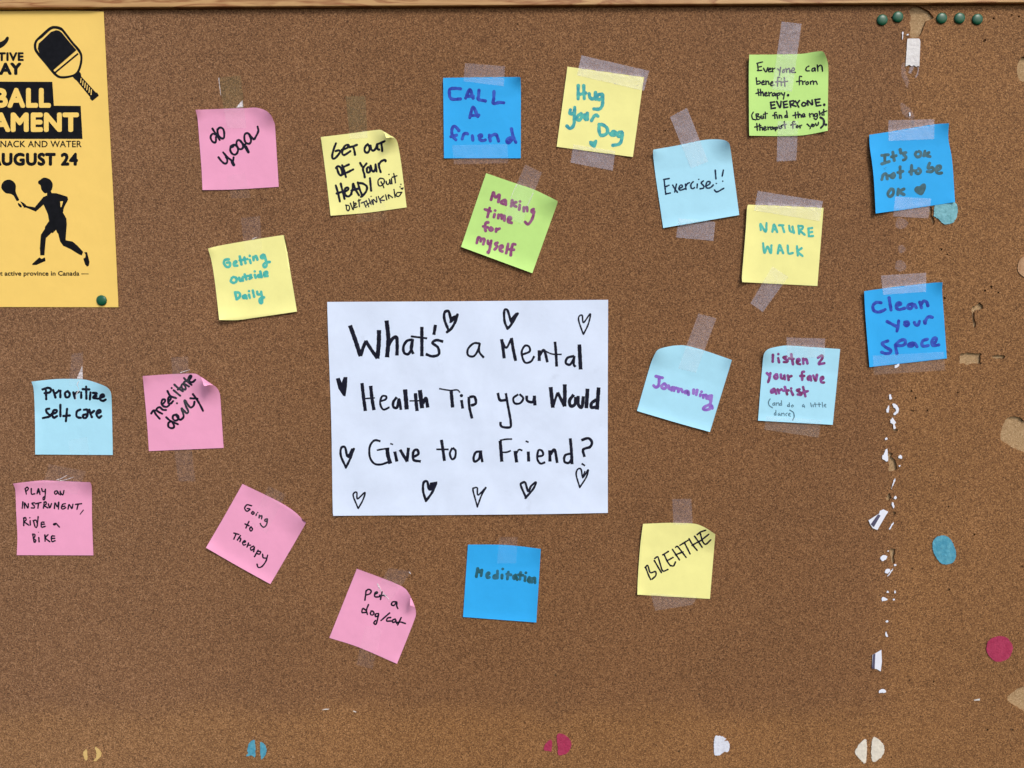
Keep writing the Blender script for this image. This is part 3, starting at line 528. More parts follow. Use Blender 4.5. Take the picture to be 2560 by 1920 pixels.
# ------------------------------------------------------------------ the large white sheet
hfw = height_terms(win(0, 0, 1), 1, [('e', 818, 754, 833, 1290, 50, .8), ('e', 833, 1290, 1520, 1283, 50, .8), ('c', 1520, 750, 80, .6)], .9, 1.3, .5)
big = sheet('letter_sheet', [[(818, 754.8), (1160, 753), (1520.3, 749.5)], [(1520.3, 749.5), (1519.5, 1010), (1519.6, 1282.3)], [(833, 1289.5), (1300, 1286), (1519.6, 1282.3)], [(818, 754.8), (820.5, 844), (828, 1050), (831.5, 1259), (833, 1289.5)]], hfw, WHITE, 60)
tag(big, 'large white paper sheet asking what mental health tip you would give', 'paper sheet')
V = 3.1725
A1, A2, A3, A4 = win(800, 740, V), win(1160, 740, V), win(800, 1020, V), win(1160, 1020, V)
ROWS = [[], [], []]                              # the three written lines, gathered stroke by stroke
def pen(cv, lst):
    for w, s in lst:
        for part in s.split('|'):
            q = cv(P(part)); y = sum(p[1] for p in q) / len(q)
            ROWS[0 if y < 930 else 1 if y < 1075 else 2].append((q, w / V))
pen(A1, [(31, '238,233 280,350 322,478|455,497 466,380 468,270|528,194 542,340 532,486|675,740 688,900|792,746 810,890'), (25, '322,476 342,410 366,355|362,355 410,430 455,495|540,400 572,342 605,326 612,380 610,472|808,244 808,478|333,690 345,800 360,912|402,712 412,810 428,905|757,770 762,840 770,912|815,852 840,812 855,885|1040,750 1052,885'),
 (20, '735,346 690,356 662,402 668,450 700,460 725,420 735,346 722,410 740,460|978,362 925,350 892,372 935,408 942,462 890,478 838,460|610,802 582,840 582,878 610,885 627,820 642,903|1122,825 1132,893|1180,800 1185,880 1206,972|1185,802 1225,800 1236,850 1197,870'), (23, '916,228 903,308'), (15, '720,320 790,328 850,336|477,835 520,820 525,796 492,796 477,850 502,900 552,882'), (12, '335,815 435,808|710,832 800,830|945,735 1030,748 1088,745 1110,766'), (24, '1122,790')])
pen(A2, [(16, '125,376 76,376 32,420 32,468 76,478 110,432 125,378 120,440 158,490|300,352 335,410 375,340|462,465 520,440 515,401 482,396 457,450 482,525 530,520 558,476|430,780 392,810 402,850 445,850 470,811 440,778'), (23, '298,342 310,420 319,495|376,332 390,420 410,515|597,430 597,515|558,790 563,868|742,765 770,820 797,876'), (20, '600,470 635,431 662,526|722,362 730,460 735,560|268,768 285,825 332,825|497,790 502,830 545,840 560,792'), (12, '640,435 700,460 775,463'), (18, '875,476 822,490 807,530 840,544 870,500 875,476 870,540 886,562|332,770 345,850 360,930 371,1000 366,1040 312,1040 291,1025 290,998|706,885 722,825 744,765'),
 (28, '915,384 925,583|687,722 705,886|797,876 800,790 799,700|980,735 970,890|1068,725 1055,901'), (24, '870,782 837,830 847,873 880,858 887,800|905,792 907,860 935,880 947,795|1050,822 1012,850 1012,883 1050,880')])
pen(A3, [(16, '480,263 430,258 394,310 396,390 430,440 480,448 540,430|1050,316 1030,360 1046,405 1070,392 1076,342 1052,314'), (14, '450,335 505,325 550,320|922,328 1020,328'), (28, '533,325 540,380 558,442'), (22, '593,345 610,425|635,330 664,380 692,425|690,425 702,315|963,252 975,330 987,420'), (12, '557,282 580,289'), (19, '737,390 780,365 770,331 742,345 742,410 800,424')])
pen(A4, [(18, '145,346 96,350 76,395 86,425 120,402 131,346 146,430|850,360 802,376 797,424 830,435 855,402'), (24, '287,260 300,426|405,340 418,432'), (14, '284,258 330,248 382,246|300,352 340,350 372,338|412,370 435,331 464,338|933,440 960,458'), (22, '510,345 513,425|680,335 682,425|843,240 852,340 857,446'), (13, '489,262 513,272'), (16, '578,385 625,375 620,341 591,336 581,400 606,440 645,430'), (20, '685,370 718,331 740,436|930,256 985,240 1014,270 1000,308 946,330 956,388')])
for row in ROWS:                                 # one object per written word
    row.sort(key=lambda t: min(p[0] for p in t[0])); right = -1e9; words = []
    for q, w in row:
        if min(p[0] for p in q) > right + 22: words.append([])
        words[-1].append((q, w)); right = max(right, max(p[0] for p in q))
    for wd in words:
        k = Ink(hfw)
        for q, w in wd: k.stroke(q, w, flat=True, jit=.05)
        k.build('handwritten_word', BLACK, big)
def heart(cv, strokes, fills=()):
    global k
    h = Ink(hfw, .13)
    for w, s in strokes: h.strokes(cv, w / V, s)
    for s in fills: h.fill(cv(P(s)), smooth=False)
    h.build('drawn_heart', BLACK, big)
heart(A1, [(20, '1020,272 988,190 988,132 1018,120 1034,165 1040,200|1090,148 1075,200 1042,258 1008,286')], ['1032,170 1060,156 1100,142 1072,190 1040,214 1026,214'])
heart(A1, [], ['126,655 156,648 172,686 188,643 218,642 214,720 202,796 184,792 146,735'])
heart(A2, [(18, '345,258 322,200 320,116 345,114 372,200|425,140 378,222 345,260')], ['352,168 375,172 410,132 437,132 398,208 370,222'])
heart(A2, [(13, '945,300 911,200 914,160 938,155 948,210 1002,142 985,225 948,303')])
heart(A3, [(17, '205,470 166,380 168,318 198,312 214,380|268,325 240,400 205,474')], ['205,372 228,362 248,320 275,318 238,395 220,398'])
heart(A3, [(13, '302,794 264,700 272,672 292,670 298,720 356,670 340,730 304,796')])
heart(A3, [(18, '840,735 818,660 822,592 850,584 862,640|922,595 890,668 840,738')], ['860,655 872,592 932,582 900,652 878,656'])
heart(A4, [(13, '918,628 890,530 902,486 928,486 944,548 985,490 970,548 918,630'), (13, '942,552 958,505')])
heart(A4, [(16, '493,712 450,612 466,592 486,592 510,662 532,620 570,590 550,640 487,715')])
heart(A4, [(13, '106,782 71,650 82,634 105,634 112,690 174,630 140,690 106,784')])

# ------------------------------------------------------------------ the poster
hfp = height_terms(win(0, 0, 1), 1, [('e', 259, 29, 296, 768, 40, .8), ('c', 259, 29, 60, 1.2)], .5, 4.4, 0.0)
poster = sheet('poster', [[(-300, 30), (150, 27), (259, 29)], [(259, 29), (270, 250), (284, 510), (296, 768)], [(-262, 767), (296, 768)], [(-300, 30), (-262, 767)]], hfp, POST, 50, .0002)
tag(poster, 'yellow tournament poster with a black racket and a running player', 'poster')
Q = K(0, 0)
def text_loops(body, dense):
    """lettering from Blender's own font, as a flat mesh"""
    cu = bpy.data.curves.new('t', 'FONT'); cu.body = body; cu.size = 1; cu.fill_mode = 'FRONT'; cu.resolution_u = 5; cu.space_character = dense
    ob = bpy.data.objects.new('t', cu); COL.objects.link(ob)
    bpy.context.view_layer.update()
    dg = bpy.context.evaluated_depsgraph_get(); me = bpy.data.meshes.new_from_object(ob.evaluated_get(dg))
    v = [(p.co.x, p.co.y) for p in me.vertices]; f = [tuple(p.vertices) for p in me.polygons]
    bpy.data.objects.remove(ob); bpy.data.meshes.remove(me); bpy.data.curves.remove(cu)
    return v, f
_H = text_loops('H', 1)[0]; HY0, HY1 = min(p[1] for p in _H), max(p[1] for p in _H)
def lettering(body, box, bold, dense, mat, parent, cv, eps, name='printed_lettering'):
    """fitted to a box of the quarter view: x0, cap top, x1, baseline; thickened by overlaid copies shifted by bold"""
    ik = Ink(hfp, eps); v, f = text_loops(body, dense)
    xa = min(p[0] for p in v); xb = max(p[0] for p in v); x0, yt, x1, yb = box
    x0 += bold; x1 -= bold; yt += bold; yb -= bold
    pts = [(x0 + (x - xa) / (xb - xa) * (x1 - x0), yb + (y - HY0) / (HY1 - HY0) * (yt - yb)) for x, y in v]
    sh = [(0, 0)] + ([(bold * c * q, bold * d * q) for q in ((.5, 1) if bold > 5 else (1,)) for c, d in [(math.cos(.785 * t), math.sin(.785 * t)) for t in range(8)]] if bold else [])
    for n_, (dx, dy) in enumerate(sh):
        b = len(ik.v)
        for x, y in cv([(x + dx, y + dy) for x, y in pts]): ik.pt(x, y, n_ * .001)
        for t in f: ik.f.append(tuple(b + i for i in t))
    return ik.build(name, mat, parent)
b_ = Ink(hfp, .10); b_.fill(Q(P('-560,703 452,707 466,913 697,915 713,1200 -560,1200')), smooth=False)
banner = b_.build('printed_banner', PRINT, poster)
for bd, bx, bo, de in (('BALL', (-48, 760, 440, 931), 11, 1.12), ('AMENT', (-72, 972, 682, 1140), 11, 1.08)):
    lettering(bd, bx, bo, de, PYEL, banner, Q, .2, 'banner_lettering')
for bd, bx, bo, de in (('TIVE', (-20, 451, 205, 527), 5.2, 1.08), ('LAY', (-64, 541, 186, 647), 8, 1.0), ('NACK AND WATER', (3, 1216, 705, 1272), 1.2, 1.03), ('AUGUST 24', (-92, 1320, 674, 1432), 8, 1.1)):
    lettering(bd, bx, bo, de, PRINT, poster, Q, .1)
lettering('st active province in Canada \u2014', (-22, 683, 766, 723), 1.6, 1.02, PRINT, poster, K(0, 480), .1)
PW = win(0, 40, Y4)
r_ = Ink(hfp, .1)
r_.strokes(PW, 27, '0,0') if False else None
ring_o = crom(PW(P('550,98 605,112 640,145 720,250 800,345 818,430 790,545 730,598 620,620 545,592 450,480 352,360 335,300 348,245 400,190 490,112')), 2.5, True)
ring_i = crom(PW(P('550,126 600,142 625,165 700,262 780,362 796,430 770,535 722,580 625,596 565,575 470,462 378,350 360,300 372,250 420,212 500,140')), 2.5, True)
r_.fill(ring_o, holes=[ring_i], smooth=False)
r_.fill(PW(P('555,140 585,145 612,165 690,260 758,338 525,540 400,390 374,325 384,272 430,230 505,158')), smooth=False)
r_.stroke(PW(P('548,560 775,372')), 17 / Y4, flat=True, jit=0)
r_.fill(PW(P('712,596 778,540 803,572 806,600 950,758 965,760 980,790 915,842 892,820 892,802 758,638 745,630')), smooth=False)
rk = r_.build('printed_racket', PRINT, poster)
g_ = Ink(hfp, .2)
g_.strokes(PW, 9 / Y4, '804,616 800,664|824,640 820,690|846,660 840,714|866,682 860,736|888,706 882,760|907,727 902,784', flat=True, jit=0)
g_.build('grip_stripes', PYEL, rk)
s_ = Ink(hfp, .1); s_.fill(PW(P('-30,270 0,258 40,238 64,208 80,205 88,220 76,255 40,296 0,320 -30,326')))
s_.build('printed_swoosh', PRINT, poster)
PP = win(0, 430, Y4); p_ = Ink(hfp, .1)
p_.fill(PP(P('85,75 130,92 157,132 155,190 170,235 190,275 165,286 135,235 100,216 60,210 22,175 12,140 35,95')))
p_.fill(PP(P('178,306 205,322 218,346 200,350 180,326')))
p_.fill(PP(P('440,55 490,70 520,110 520,152 502,192 462,207 440,209 412,176 402,132 382,117 378,92 400,77 420,62')))
p_.fill(PP(P('466,196 503,188 513,209 560,210 670,245 675,275 635,350 624,402 658,460 662,520 655,606 651,676 720,690 770,732 824,790 812,828 780,815 700,765 625,731 597,690 576,610 566,600 555,572 522,606 510,602 455,655 440,826 400,826 395,760 400,690 405,622 445,562 445,545 486,486 475,420 432,322 355,392 265,355 242,352 222,366 238,352 220,325 200,288 240,310 265,335 345,350 430,247 466,232')), holes=[PP(P('597,290 626,288 610,346 600,348'))], smooth=False)
p_.fill(PP(P('390,846 412,862 445,846 452,882 360,922 318,922 322,908')), smooth=False)
p_.fill(PP(P('835,795 864,795 873,832 887,890 881,928 863,938 845,918 826,860 846,846 849,820')), smooth=False)
p_.build('printed_player', PRINT, poster)

# ------------------------------------------------------------------ push pins
def pin_mat():
    m = Mat('green_plastic', .38, .5); c = alb(14, 78, 52)
    m.color(m.mix(m.noise(300, 2, .5), c, alb(20, 90, 62))); return m.m
PINM = pin_mat()
def pin_mesh():
    prof = [(4.6, 0.0), (5.1, .2), (5.2, .6), (5.05, 1.0), (4.6, 1.45), (3.6, 1.9), (2.3, 2.2), (1.1, 2.32)]
    n = 36; v = []; f = []
    for r, h in prof:
        for i in range(n): v.append((r * .001 * math.cos(6.28318 * i / n), -h * .001, r * .001 * math.sin(6.28318 * i / n)))
    v.append((0, -.00236, 0))
    for j in range(len(prof) - 1):
        for i in range(n): f.append((j * n + i, j * n + (i + 1) % n, (j + 1) * n + (i + 1) % n, (j + 1) * n + i))
    j = len(prof) - 1
    for i in range(n): f.append((j * n + i, j * n + (i + 1) % n, len(v) - 1))
    me = bpy.data.meshes.new('push_pin'); me.from_pydata(v, [], f); me.polygons.foreach_set('use_smooth', [True] * len(f))
    me.materials.append(PINM); return me
PM = pin_mesh()
def pin(x, y, h, label):
    o = bpy.data.objects.new('push_pin', PM); COL.objects.link(o); o.location = W(x, y, h)
    tag(o, label, 'push pin', 'green push pins')
for (x, y), lb in zip(pk(1920, 0, '984,175 1119,149 1498,160 1652,160 1806,169'), (
  'lowest and leftmost green pin in the row under the pine rail', 'highest green pin in the row, just left of the torn cork', 'green pin just right of the torn cork under the rail',
  'middle green pin of the three right of the torn cork', 'rightmost green pin in the row under the pine rail')): pin(x, y, 0, lb)
pin(880 / 3.45625, 480 + 937 / 3.45625, .7, 'green pin in the bottom right corner of the yellow poster')

# ------------------------------------------------------------------ tape
def hover(x, y):
    h = 0.0
    for poly, hf in SHEETS:
        if inside(x, y, poly): h = max(h, hf(x, y))
    return h
TM = {}
def tape(q, a, label, rgb=(214, 204, 214), rough=.4, crease=None):
    key = (a, rgb, rough)
    if key not in TM: TM[key] = tape_mat('tape_film', a * .95, tuple(v * .95 for v in rgb), rough, .5)
    (ax, ay), (bx, by), (cx, cy), (dx, dy) = q   # a-b one end, d-c the other
    la = math.hypot(bx - ax, by - ay); lb = math.hypot(dx - ax, dy - ay)
    nu = max(6, int(la / 3.5)); nv = max(6, int(lb / 3.5)); v = []; f = []
    H = []
    for j in range(nv + 1):
        t = j / nv; row = []
        for i in range(nu + 1):
            u = i / nu
            x = (1 - t) * ((1 - u) * ax + u * bx) + t * ((1 - u) * dx + u * cx)
            y = (1 - t) * ((1 - u) * ay + u * by) + t * ((1 - u) * dy + u * cy)
            z = (.9 if (i if la > lb else j) % 2 else -.9)
            if la <= lb and j in (0, nv): k_ = z if i % 2 else -z; ey = (dy - ay) / lb; ex = (dx - ax) / lb; k2 = (.8 if i % 2 else -.4); x += ex * k2; y += ey * k2
            if la > lb and i in (0, nu): k2 = (.8 if j % 2 else -.4); x += (bx - ax) / la * k2; y += (by - ay) / la * k2
            row.append((x, y, hover(x, y)))
        H.append(row)
    for j in range(nv + 1):
        for i in range(nu + 1):
            x, y, h = H[j][i]
            nb = [H[jj][ii][2] for jj in (j - 1, j, j + 1) for ii in (i - 1, i, i + 1) if 0 <= jj <= nv and 0 <= ii <= nu]
            h = max(h, .55 * h + .45 * sum(nb) / len(nb)) + .28 + .05 * math.sin(x * .3 + y * .17)
            v.append(W(x, y, h))
    m = nu + 1
    cr = (bx - ax) * (dy - ay) - (dx - ax) * (by - ay)
    for j in range(nv):
        for i in range(nu):
            k_ = j * m + i; q4 = (k_, k_ + m, k_ + m + 1, k_ + 1); f.append(q4 if cr > 0 else q4[::-1])
    o = link('tape_strip', v, f, TM[key], None, smooth=True)
    kp = ('paper', a)                            # film lying flat on smooth paper looks clearer and brighter than over rough cork
    if kp not in TM: TM[kp] = tape_mat('tape_on_paper', min(.5, a * .58), (250, 253, 255), .3, .1)
    o.data.materials.append(TM[kp])
    for pi, p in enumerate(o.data.polygons):
        j_, i_ = divmod(pi, nu)
        x = sum(H[j_ + e][i_ + g][0] for e in (0, 1) for g in (0, 1)) / 4; y = sum(H[j_ + e][i_ + g][1] for e in (0, 1) for g in (0, 1)) / 4
        if hover(x, y) > 0: p.material_index = 1
    tag(o, label, 'tape', 'tape strips holding the notes')
    if crease:
        for w, pts in crease:
            c = Ink(lambda x, y: hover(x, y) + .4, .1)
            if w == 0: c.fill(pts, smooth=False)
            else: c.stroke(pts, w, taper=(.7, .35))
            kk = ('crease',)
            if kk not in TM: TM[kk] = tape_mat('tape_crease', .75, (236, 230, 232), .3)
            c.build('tape_crease', TM[kk], o)
    return o
LAV = (204, 198, 210)
tape([(546, 194), (602, 188), (616, 320), (568, 321)], .17, 'clear tape strip above the do yoga note', (156, 150, 104), .2,
     crease=[(2.2, [(547, 195), (549, 215), (552, 238)]), (0, [(606, 250), (608, 268), (590, 269)])])
tape(win(440, 250, Z)(P('882,1310 1190,1252 1290,1690 950,1700')), .05, 'faint clear tape under the do yoga note')
tape(pk(640, 0, '775,830 945,828 965,1190 810,1200'), .24, 'olive tinted tape strip above the get out of your head note', (152, 142, 98), .3)
tape(pk(640, 480, '900,60 1110,48 1125,236 865,266'), .07, 'faint tape strip under the get out of your head note', (200, 180, 150))
tape(pk(640, 0, '1805,545 2152,572 2140,745 1792,702'), .22, 'wrinkled tape strip across the top of the call a friend note')
tape(pk(640, 0, '1695,1255 2170,1245 2180,1410 1710,1420'), .12, 'faint wide tape strip under the call a friend note')
tape(pk(1280, 0, '600,478 1185,612 1140,785 560,650'), .42, 'wide frosted tape strip across the top of the hug your dog note', LAV)
tape(pk(1280, 0, '530,1247 893,1305 870,1475 505,1405'), .38, 'frosted tape strip under the hug your dog note', LAV)
tape(pk(1280, 0, '1365,1010 1512,932 1695,1395 1545,1455'), .38, 'slanted frosted tape strip on top of the Exercise note', LAV)
tape(pk(1280, 480, '1440,228 1757,258 1740,422 1417,393'), .36, 'frosted tape strip under the Exercise note', LAV)
tape(pk(1920, 0, '118,185 290,205 208,790 35,770'), .38, 'long frosted tape strip on top of the everyone can benefit note', LAV)
tape(pk(1920, 0, '85,1045 262,1045 245,1385 75,1395'), .34, 'frosted tape strip under the everyone can benefit note', LAV)
tape(pk(1920, 0, '1040,1040 1437,1030 1435,1202 1040,1218'), .34, 'tape strip across the top of the OK not to be OK note')
tape(pk(1920, 480, '1098,38 1410,57 1385,228 1080,210'), .30, 'tape strip under the OK not to be OK note')
tape([(1313, 411), (1355, 431), (1305, 560), (1258, 540)], .16, 'glossy tape strip on top of the making time for myself note', (214, 206, 214), .2,
     crease=[(2.6, win(1120, 440, Z)(P('1185,150 1130,270 1085,380'))), (2.6, win(1120, 440, Z)(P('1470,300 1415,420 1370,510')))])
tape([(1894, 477), (2057, 503), (2049, 553), (1885, 526)], .42, 'wide frosted tape strip across the top of the NATURE WALK note', LAV)
tape([(1931, 666), (1971, 692), (1907, 780), (1876, 758)], .34, 'slanted tape strip under the NATURE WALK note', LAV)
tape(pk(1920, 480, '975,722 1368,697 1365,862 995,888'), .34, 'tape strip across the top of the clean your space note')
tape(pk(1920, 480, '905,1415 1520,1380 1530,1540 915,1580'), .15, 'wide clear tape strip under the clean your space note', (204, 188, 184))
tape(pk(1280, 480, '1610,1050 1768,1090 1590,1560 1435,1525'), .30, 'slanted tape strip on top of the Journalling note', (212, 196, 198))
tape(pk(1920, 480, '160,1257 493,1265 490,1425 160,1440'), .28, 'tape strip across the top of the listen 2 your fave artist note')
tape([(1915, 1040), (2054, 1050), (2046, 1094), (1911, 1074)], .20, 'wide clear tape strip under the listen 2 your fave artist note', (206, 190, 180))
tape([(179, 885), (207, 880), (208, 965), (172, 965)], .08, 'creased clear tape on top of the Prioritize self care note',
     crease=[(0, [(205.4, 914), (207.2, 947), (192, 946.5)]), (3, win(20, 920, Z)(P('1225,225 1195,290 1225,360'))), (4, win(20, 920, Z)(P('1220,390 1185,450 1175,550')))])
tape([(171, 1102), (218, 1092), (223, 1137), (175, 1137)], .10, 'clear tape on the bottom of the Prioritize self care note', (120, 170, 200))
tape([(428, 894), (470, 891), (478, 1040), (438, 1035)], .07, 'clear tape on top of the meditate daily note', crease=[(2.4, pk(0, 480, '1560,1560 1590,1550 1640,1535'))])
tape(pk(0, 960, '1500,530 1650,525 1690,840 1540,840'), .06, 'clear tape under the meditate daily note')
tape([(122, 1160), (215, 1178), (192, 1236), (105, 1222)], .06, 'creased clear tape on top of the play an instrument note',
     crease=[(2.4, win(0, 1180, Z)(P('985,135 1060,110 1160,55'))), (2.6, win(0, 1180, Z)(P('1005,156 1130,135 1265,88')))])
tape(win(480, 1210, Y4)(P('760,20 930,100 740,490 585,380')), .06, 'clear tape on top of the Going to Therapy note')
tape(win(790, 1420, Y4)(P('720,0 950,30 735,335 590,240')), .07, 'creased clear tape on top of the pet a dog/cat note',
     crease=[(5, win(790, 1420, Y4)(P('612,160 630,195 650,230'))), (4, win(790, 1420, Y4)(P('668,250 722,310'))), (3, win(790, 1420, Y4)(P('925,40 940,60')))])  # tape creases, with their glare put in as white streaks
tape(win(790, 1420, Y4)(P('490,570 660,600 560,1000 400,960')), .06, 'clear tape under the pet a dog/cat note')
tape(win(1100, 1340, Y4)(P('590,10 770,10 755,270 565,270')), .07, 'clear tape on top of the blue Meditation note')
tape(pk(1280, 960, '1385,995 1550,990 1560,1215 1395,1215'), .16, 'tape strip on top of the BREATHE note', (212, 200, 206))
tape(pk(1280, 1440, '1195,150 1600,180 1560,250 1235,300'), .20, 'tape strip under the BREATHE note', (212, 194, 188))
tape([(602, 545), (650, 540), (655, 622), (612, 640)], .07, 'clear tape on top of the getting outside daily note', crease=[(4, win(480, 580, Z)(P('1045,125 1080,105 1118,90')))])

# ------------------------------------------------------------------ stickers and paper scraps left on the cork
def patch(name, pts, mat, h, parent=None, smooth=True):
    q = crom(pts, 2.0, True) if smooth else pts
    q = [(x + rnd.gauss(0, .5), y + rnd.gauss(0, .5)) for x, y in q]
    n = len(q); v = [W(x, y, h) for x, y in q] + [W(x, y, .02) for x, y in q]; f = []
    for t in tessellate_polygon([[Vector((x, y, 0)) for x, y in q]]):
        a, b, c = (q[i] for i in t); ar = (b[0]-a[0])*(c[1]-a[1]) - (c[0]-a[0])*(b[1]-a[1])
        if abs(ar) > 1e-9: f.append(tuple(t)[::-1] if ar > 0 else tuple(t))
    for i in range(n): f.append((i, (i + 1) % n, n + (i + 1) % n, n + i))
    return link(name, v, f, mat, parent)
SG = 'round stickers left on the cork'
TEALS = sticker_mat('teal_sticker', (66, 142, 168), (98, 168, 188)); CRIM = sticker_mat('crimson_sticker', (158, 44, 78), (170, 58, 90))
CREAM = sticker_mat('cream_sticker', (226, 219, 202), (206, 198, 182)); PYL = sticker_mat('straw_sticker', (214, 182, 116), (200, 166, 100))
WST = sticker_mat('white_sticker', (222, 226, 236), (198, 202, 214)); TANS = sticker_mat('tan_sticker', (182, 144, 108), (160, 120, 84)); AQUA = sticker_mat('aqua_sticker', (128, 186, 196), (92, 152, 162))
for pts, m, lb in (
 (pk(1920, 480, '1445,112 1520,104 1600,86 1630,106 1640,160 1630,220 1600,265 1550,278 1510,270 1475,235 1435,210 1435,175'), AQUA, 'torn aqua sticker poking out under the OK not to be OK note'),
 (pk(1920, 960, '1500,1310 1560,1325 1600,1380 1625,1460 1610,1530 1550,1558 1500,1550 1455,1500 1425,1430 1425,1365 1455,1325'), TEALS, 'whole oval teal sticker on the right of the board'),
 (pk(1920, 1440, '2000,520 2060,530 2108,590 2112,650 2080,710 2020,738 1960,735 1910,690 1887,630 1900,570 1940,535'), CRIM, 'whole round crimson sticker at the lower right'),
 (pk(1920, 480, '2240,556 2190,572 2162,620 2160,680 2190,720 2240,735 2300,700 2310,620'), TANS, 'tan round sticker cut by the right edge of the photo'),
 (pk(0, 1440, '718,1535 750,1497 755,1585 735,1588'), PYL, 'small straw yellow half of a split sticker at the lower left'),
 (pk(0, 1440, '820,1478 850,1490 877,1530 870,1560 840,1590 810,1597 835,1540'), PYL, 'larger crescent shaped straw yellow half of a split sticker'),
 (pk(0, 1440, '2135,1510 2150,1450 2180,1420 2202,1430 2205,1560 2175,1550 2150,1555 2125,1555 2145,1525'), TEALS, 'left ragged half of the split teal sticker along the bottom'),
 (pk(640, 1440, '37,1440 70,1450 90,1490 85,1540 50,1582 40,1560'), TEALS, 'right smooth half of the split teal sticker along the bottom'),
 (pk(1280, 1440, '275,1500 290,1450 325,1418 345,1425 343,1500 330,1517'), CRIM, 'small left piece of the split crimson sticker along the bottom'),
 (pk(1280, 1440, '388,1375 440,1365 490,1400 512,1440 505,1490 470,1535 400,1548 395,1480'), CRIM, 'large right piece of the split crimson sticker along the bottom'),
 (pk(1280, 1440, '1752,1390 1810,1385 1850,1408 1835,1425 1865,1425 1880,1460 1870,1515 1835,1520 1800,1545 1770,1553 1747,1530'), WST, 'white torn half sticker along the bottom'),
 (pk(1920, 1440, '850,1418 800,1440 765,1490 752,1525 790,1580 845,1610'), CREAM, 'left half of the split cream sticker along the bottom'),
 (pk(1920, 1440, '903,1405 960,1415 1000,1465 1005,1510 975,1570 900,1597'), CREAM, 'right half of the split cream sticker along the bottom')):
    tag(patch('round_sticker', pts, m, .7), lb, 'sticker', SG)
TAG = sticker_mat('white_vinyl', (226, 224, 222), (206, 202, 200))
st = patch('adhesive_strip', pk(1920, 0, '1200,350 1206,336 1220,332 1300,332 1314,340 1316,360 1308,572 1294,568 1282,577 1262,562 1240,574 1222,562 1190,574'), TAG, .7, smooth=False)
tag(st, 'white rounded adhesive strip below the torn cork, ripped at its bottom', 'adhesive strip')
patch('torn_shred', pk(1920, 0, '1226,578 1262,572 1252,602 1232,636 1212,628 1222,600'), TM[(.34, LAV, .4)], .3, st)
patch('torn_shred', pk(1920, 0, '1292,574 1304,572 1298,640 1276,668 1270,655 1288,630'), TM[(.34, LAV, .4)], .3, st)
GS = 'white paper scraps along the seam of the board'
sc = [
 (960, '1050,88 1062,95 1072,115 1068,130 1050,135', 'topmost white paper scrap below the clean your space note'),
 (960, '1020,225 1045,185 1045,240 1030,246', 'grey white sliver left of the curved paper scrap'),
 (960, '1078,170 1110,180 1130,220 1115,255 1090,270 1085,255 1105,235 1105,215 1085,200', 'white paper scrap curved like a closing bracket'),
 (960, '1075,290 1090,310 1105,330 1095,350 1105,380 1085,387 1080,350 1058,330', 'white arrow shaped paper scrap above a small hole'),
 (960, '1012,470 1030,460 1032,480 1015,482', 'tiny white scrap beside a dark nick in the cork'),
 (960, '1030,560 1035,665 1000,655 987,640 990,620', 'white paper scrap with a straight right edge beside a hole'),
 (960, '1125,625 1145,612 1160,630 1150,648 1130,640', 'small round white scrap right of the largest seam hole'),
 (960, '1130,705 1140,698 1148,706 1138,715', 'tiny white dot of paper right of the largest seam hole'),
 (960, '1098,815 1100,830 1080,880 1068,912 1075,870 1085,835', 'long thin white sliver above the upper striped scrap'),
 (960, '1088,980 1100,966 1113,978 1108,994 1092,993', 'small hooked white scrap right of a small hole'),
 (960, '1072,1020 1085,1030 1092,1065 1085,1075 1070,1045', 'white leaf shaped scrap just above the upper striped scrap'),
 (960, '1082,1195 1086,1205 1052,1256 1047,1250', 'thin slanted white sliver right of the upper striped scrap'),
 (960, '970,1500 1000,1478 1030,1490 1020,1515 985,1530', 'white paper scrap with a pin hole left of a slot'),
 (960, '1031,1440 1045,1437 1046,1448 1034,1449', 'tiny white speck at the top of a slot in the cork'),
 (960, '1088,1560 1105,1556 1109,1570 1092,1573', 'tiny white speck at the foot of a slot in the cork'),
 (960, '1010,1615 1035,1595 1055,1605 1045,1630 1020,1635', 'white fan shaped scrap beside a thin sliver below the slot'),
 (960, '1075,1597 1081,1605 1040,1658 1034,1655', 'thin white sliver touching the fan shaped scrap'),
 (1440, '1025,137 1035,125 1045,138 1035,148', 'left white dot of a pair below the fan shaped scrap'),
 (1440, '1089,138 1100,125 1106,140 1095,150', 'right white dot of a pair below the fan shaped scrap'),
 (1440, '988,185 1030,195 1030,210 1000,215 985,218', 'white trumpet shaped paper scrap'),
 (1440, '1077,203 1090,194 1099,205 1085,213', 'white dot right of the trumpet shaped scrap'),
 (1440, '1019,393 1032,381 1041,392 1028,404', 'lone white dot between the trumpet scrap and the hooked scrap'),
 (1440, '1015,490 1025,485 1030,505 1040,522 1025,525 1012,510', 'white L shaped scrap above the lower striped scrap'),
 (1440, '960,1012 965,985 990,975 1020,990 1015,1010 985,1008', 'lowest white scrap on the seam, shaped like a cap'),
 (480, '1102,1494 1132,1486 1126,1510 1094,1522', 'white scrap peeking out under the clean your space note'),
 (0, '1160,280 1170,274 1168,320 1160,342', 'white sliver up left of the adhesive strip'),
 (0, '1194,296 1214,292 1212,304 1198,304', 'white crumb at the upper left corner of the adhesive strip'),
 (0, '1217,976 1232,974 1230,1000 1220,1001', 'white speck above the tape of the OK not to be OK note'),
]
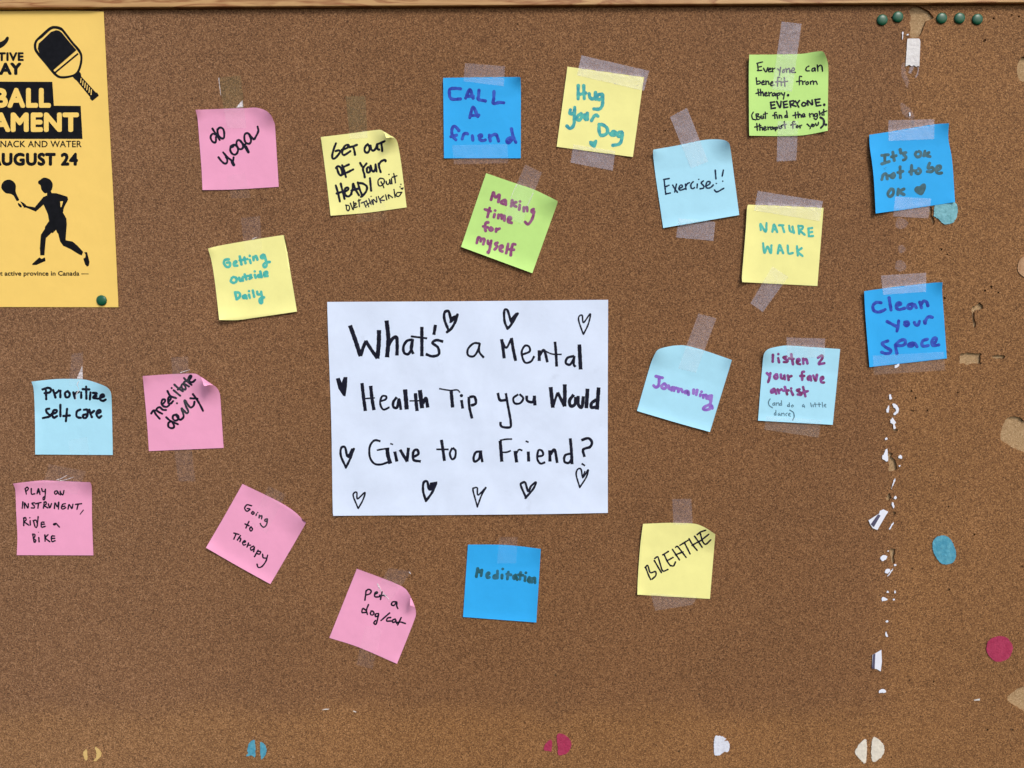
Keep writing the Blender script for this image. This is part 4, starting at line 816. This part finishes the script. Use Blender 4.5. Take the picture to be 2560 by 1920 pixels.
for oy, s, lb in sc: tag(patch('paper_scrap', pk(1920, oy, s), SCRAP, .8), lb, 'paper scrap', GS)
for oy, s, s2, lb in ((960, '870,1180 960,1120 965,1095 1000,1080 1040,1105 1015,1135 945,1262 905,1245 885,1215', '952,1124 968,1136 912,1234 888,1214', 'tilted white paper scrap with a grey stripe, upper of two'),
                      (1440, '905,680 980,635 983,740 975,825 940,805 900,800', '908,682 930,668 922,803 902,799', 'upright white paper scrap with a dark stripe, lower of two')):
    o = patch('paper_scrap', pk(1920, oy, s), SCRAP, .9, smooth=False); tag(o, lb, 'paper scrap', GS)
    patch('printed_stripe', pk(1920, oy, s2), STRIPE, 1.02, o, smooth=False)
STEEL = sticker_mat('staple_steel', (226, 224, 218), (196, 192, 186))
for pts, lb in ((pk(1920, 1440, '1780,1070 1832,1062 1831,1074 1782,1078'), 'short bright staple at the lower right, left of a tan hole'),
                (pk(640, 1440, '570,1150 600,1145 632,1147 628,1155 572,1158'), 'bright staple below the pet a dog/cat note'),
                (pk(640, 1440, '838,1162 852,1167 866,1176 860,1179 840,1171'), 'short bent staple end right of the bright staple')):
    tag(patch('staple', pts, STEEL, .8, smooth=False), lb, 'staple', 'staples in the cork')
RES = tape_mat('glue_film', .14, (214, 196, 200), .35)
for pts, lb in ((pk(1920, 480, '1110,240 1150,222 1200,250 1205,290 1150,320 1105,300'), 'glue smear right under the tape of the OK note'),
                (pk(1920, 480, '1110,600 1150,590 1190,620 1185,670 1140,690 1100,660'), 'glue smear just above the tape of the clean your space note'),
                (pk(1920, 480, '1130,470 1165,460 1190,500 1150,530 1130,510'), 'smallest glue smear between the OK and clean notes'),
                (pk(1920, 0, '1148,888 1185,905 1230,945 1265,1010 1240,1030 1180,1000 1150,950'), 'torn glue smear above the tape of the OK note'),
                (pk(1920, 0, '1155,560 1180,540 1190,620 1215,690 1205,760 1175,700 1155,650'), 'long glue smear below the white adhesive strip')):
    tag(patch('glue_smear', pts, RES, .12), lb, 'glue smear', 'glue smears on the cork')
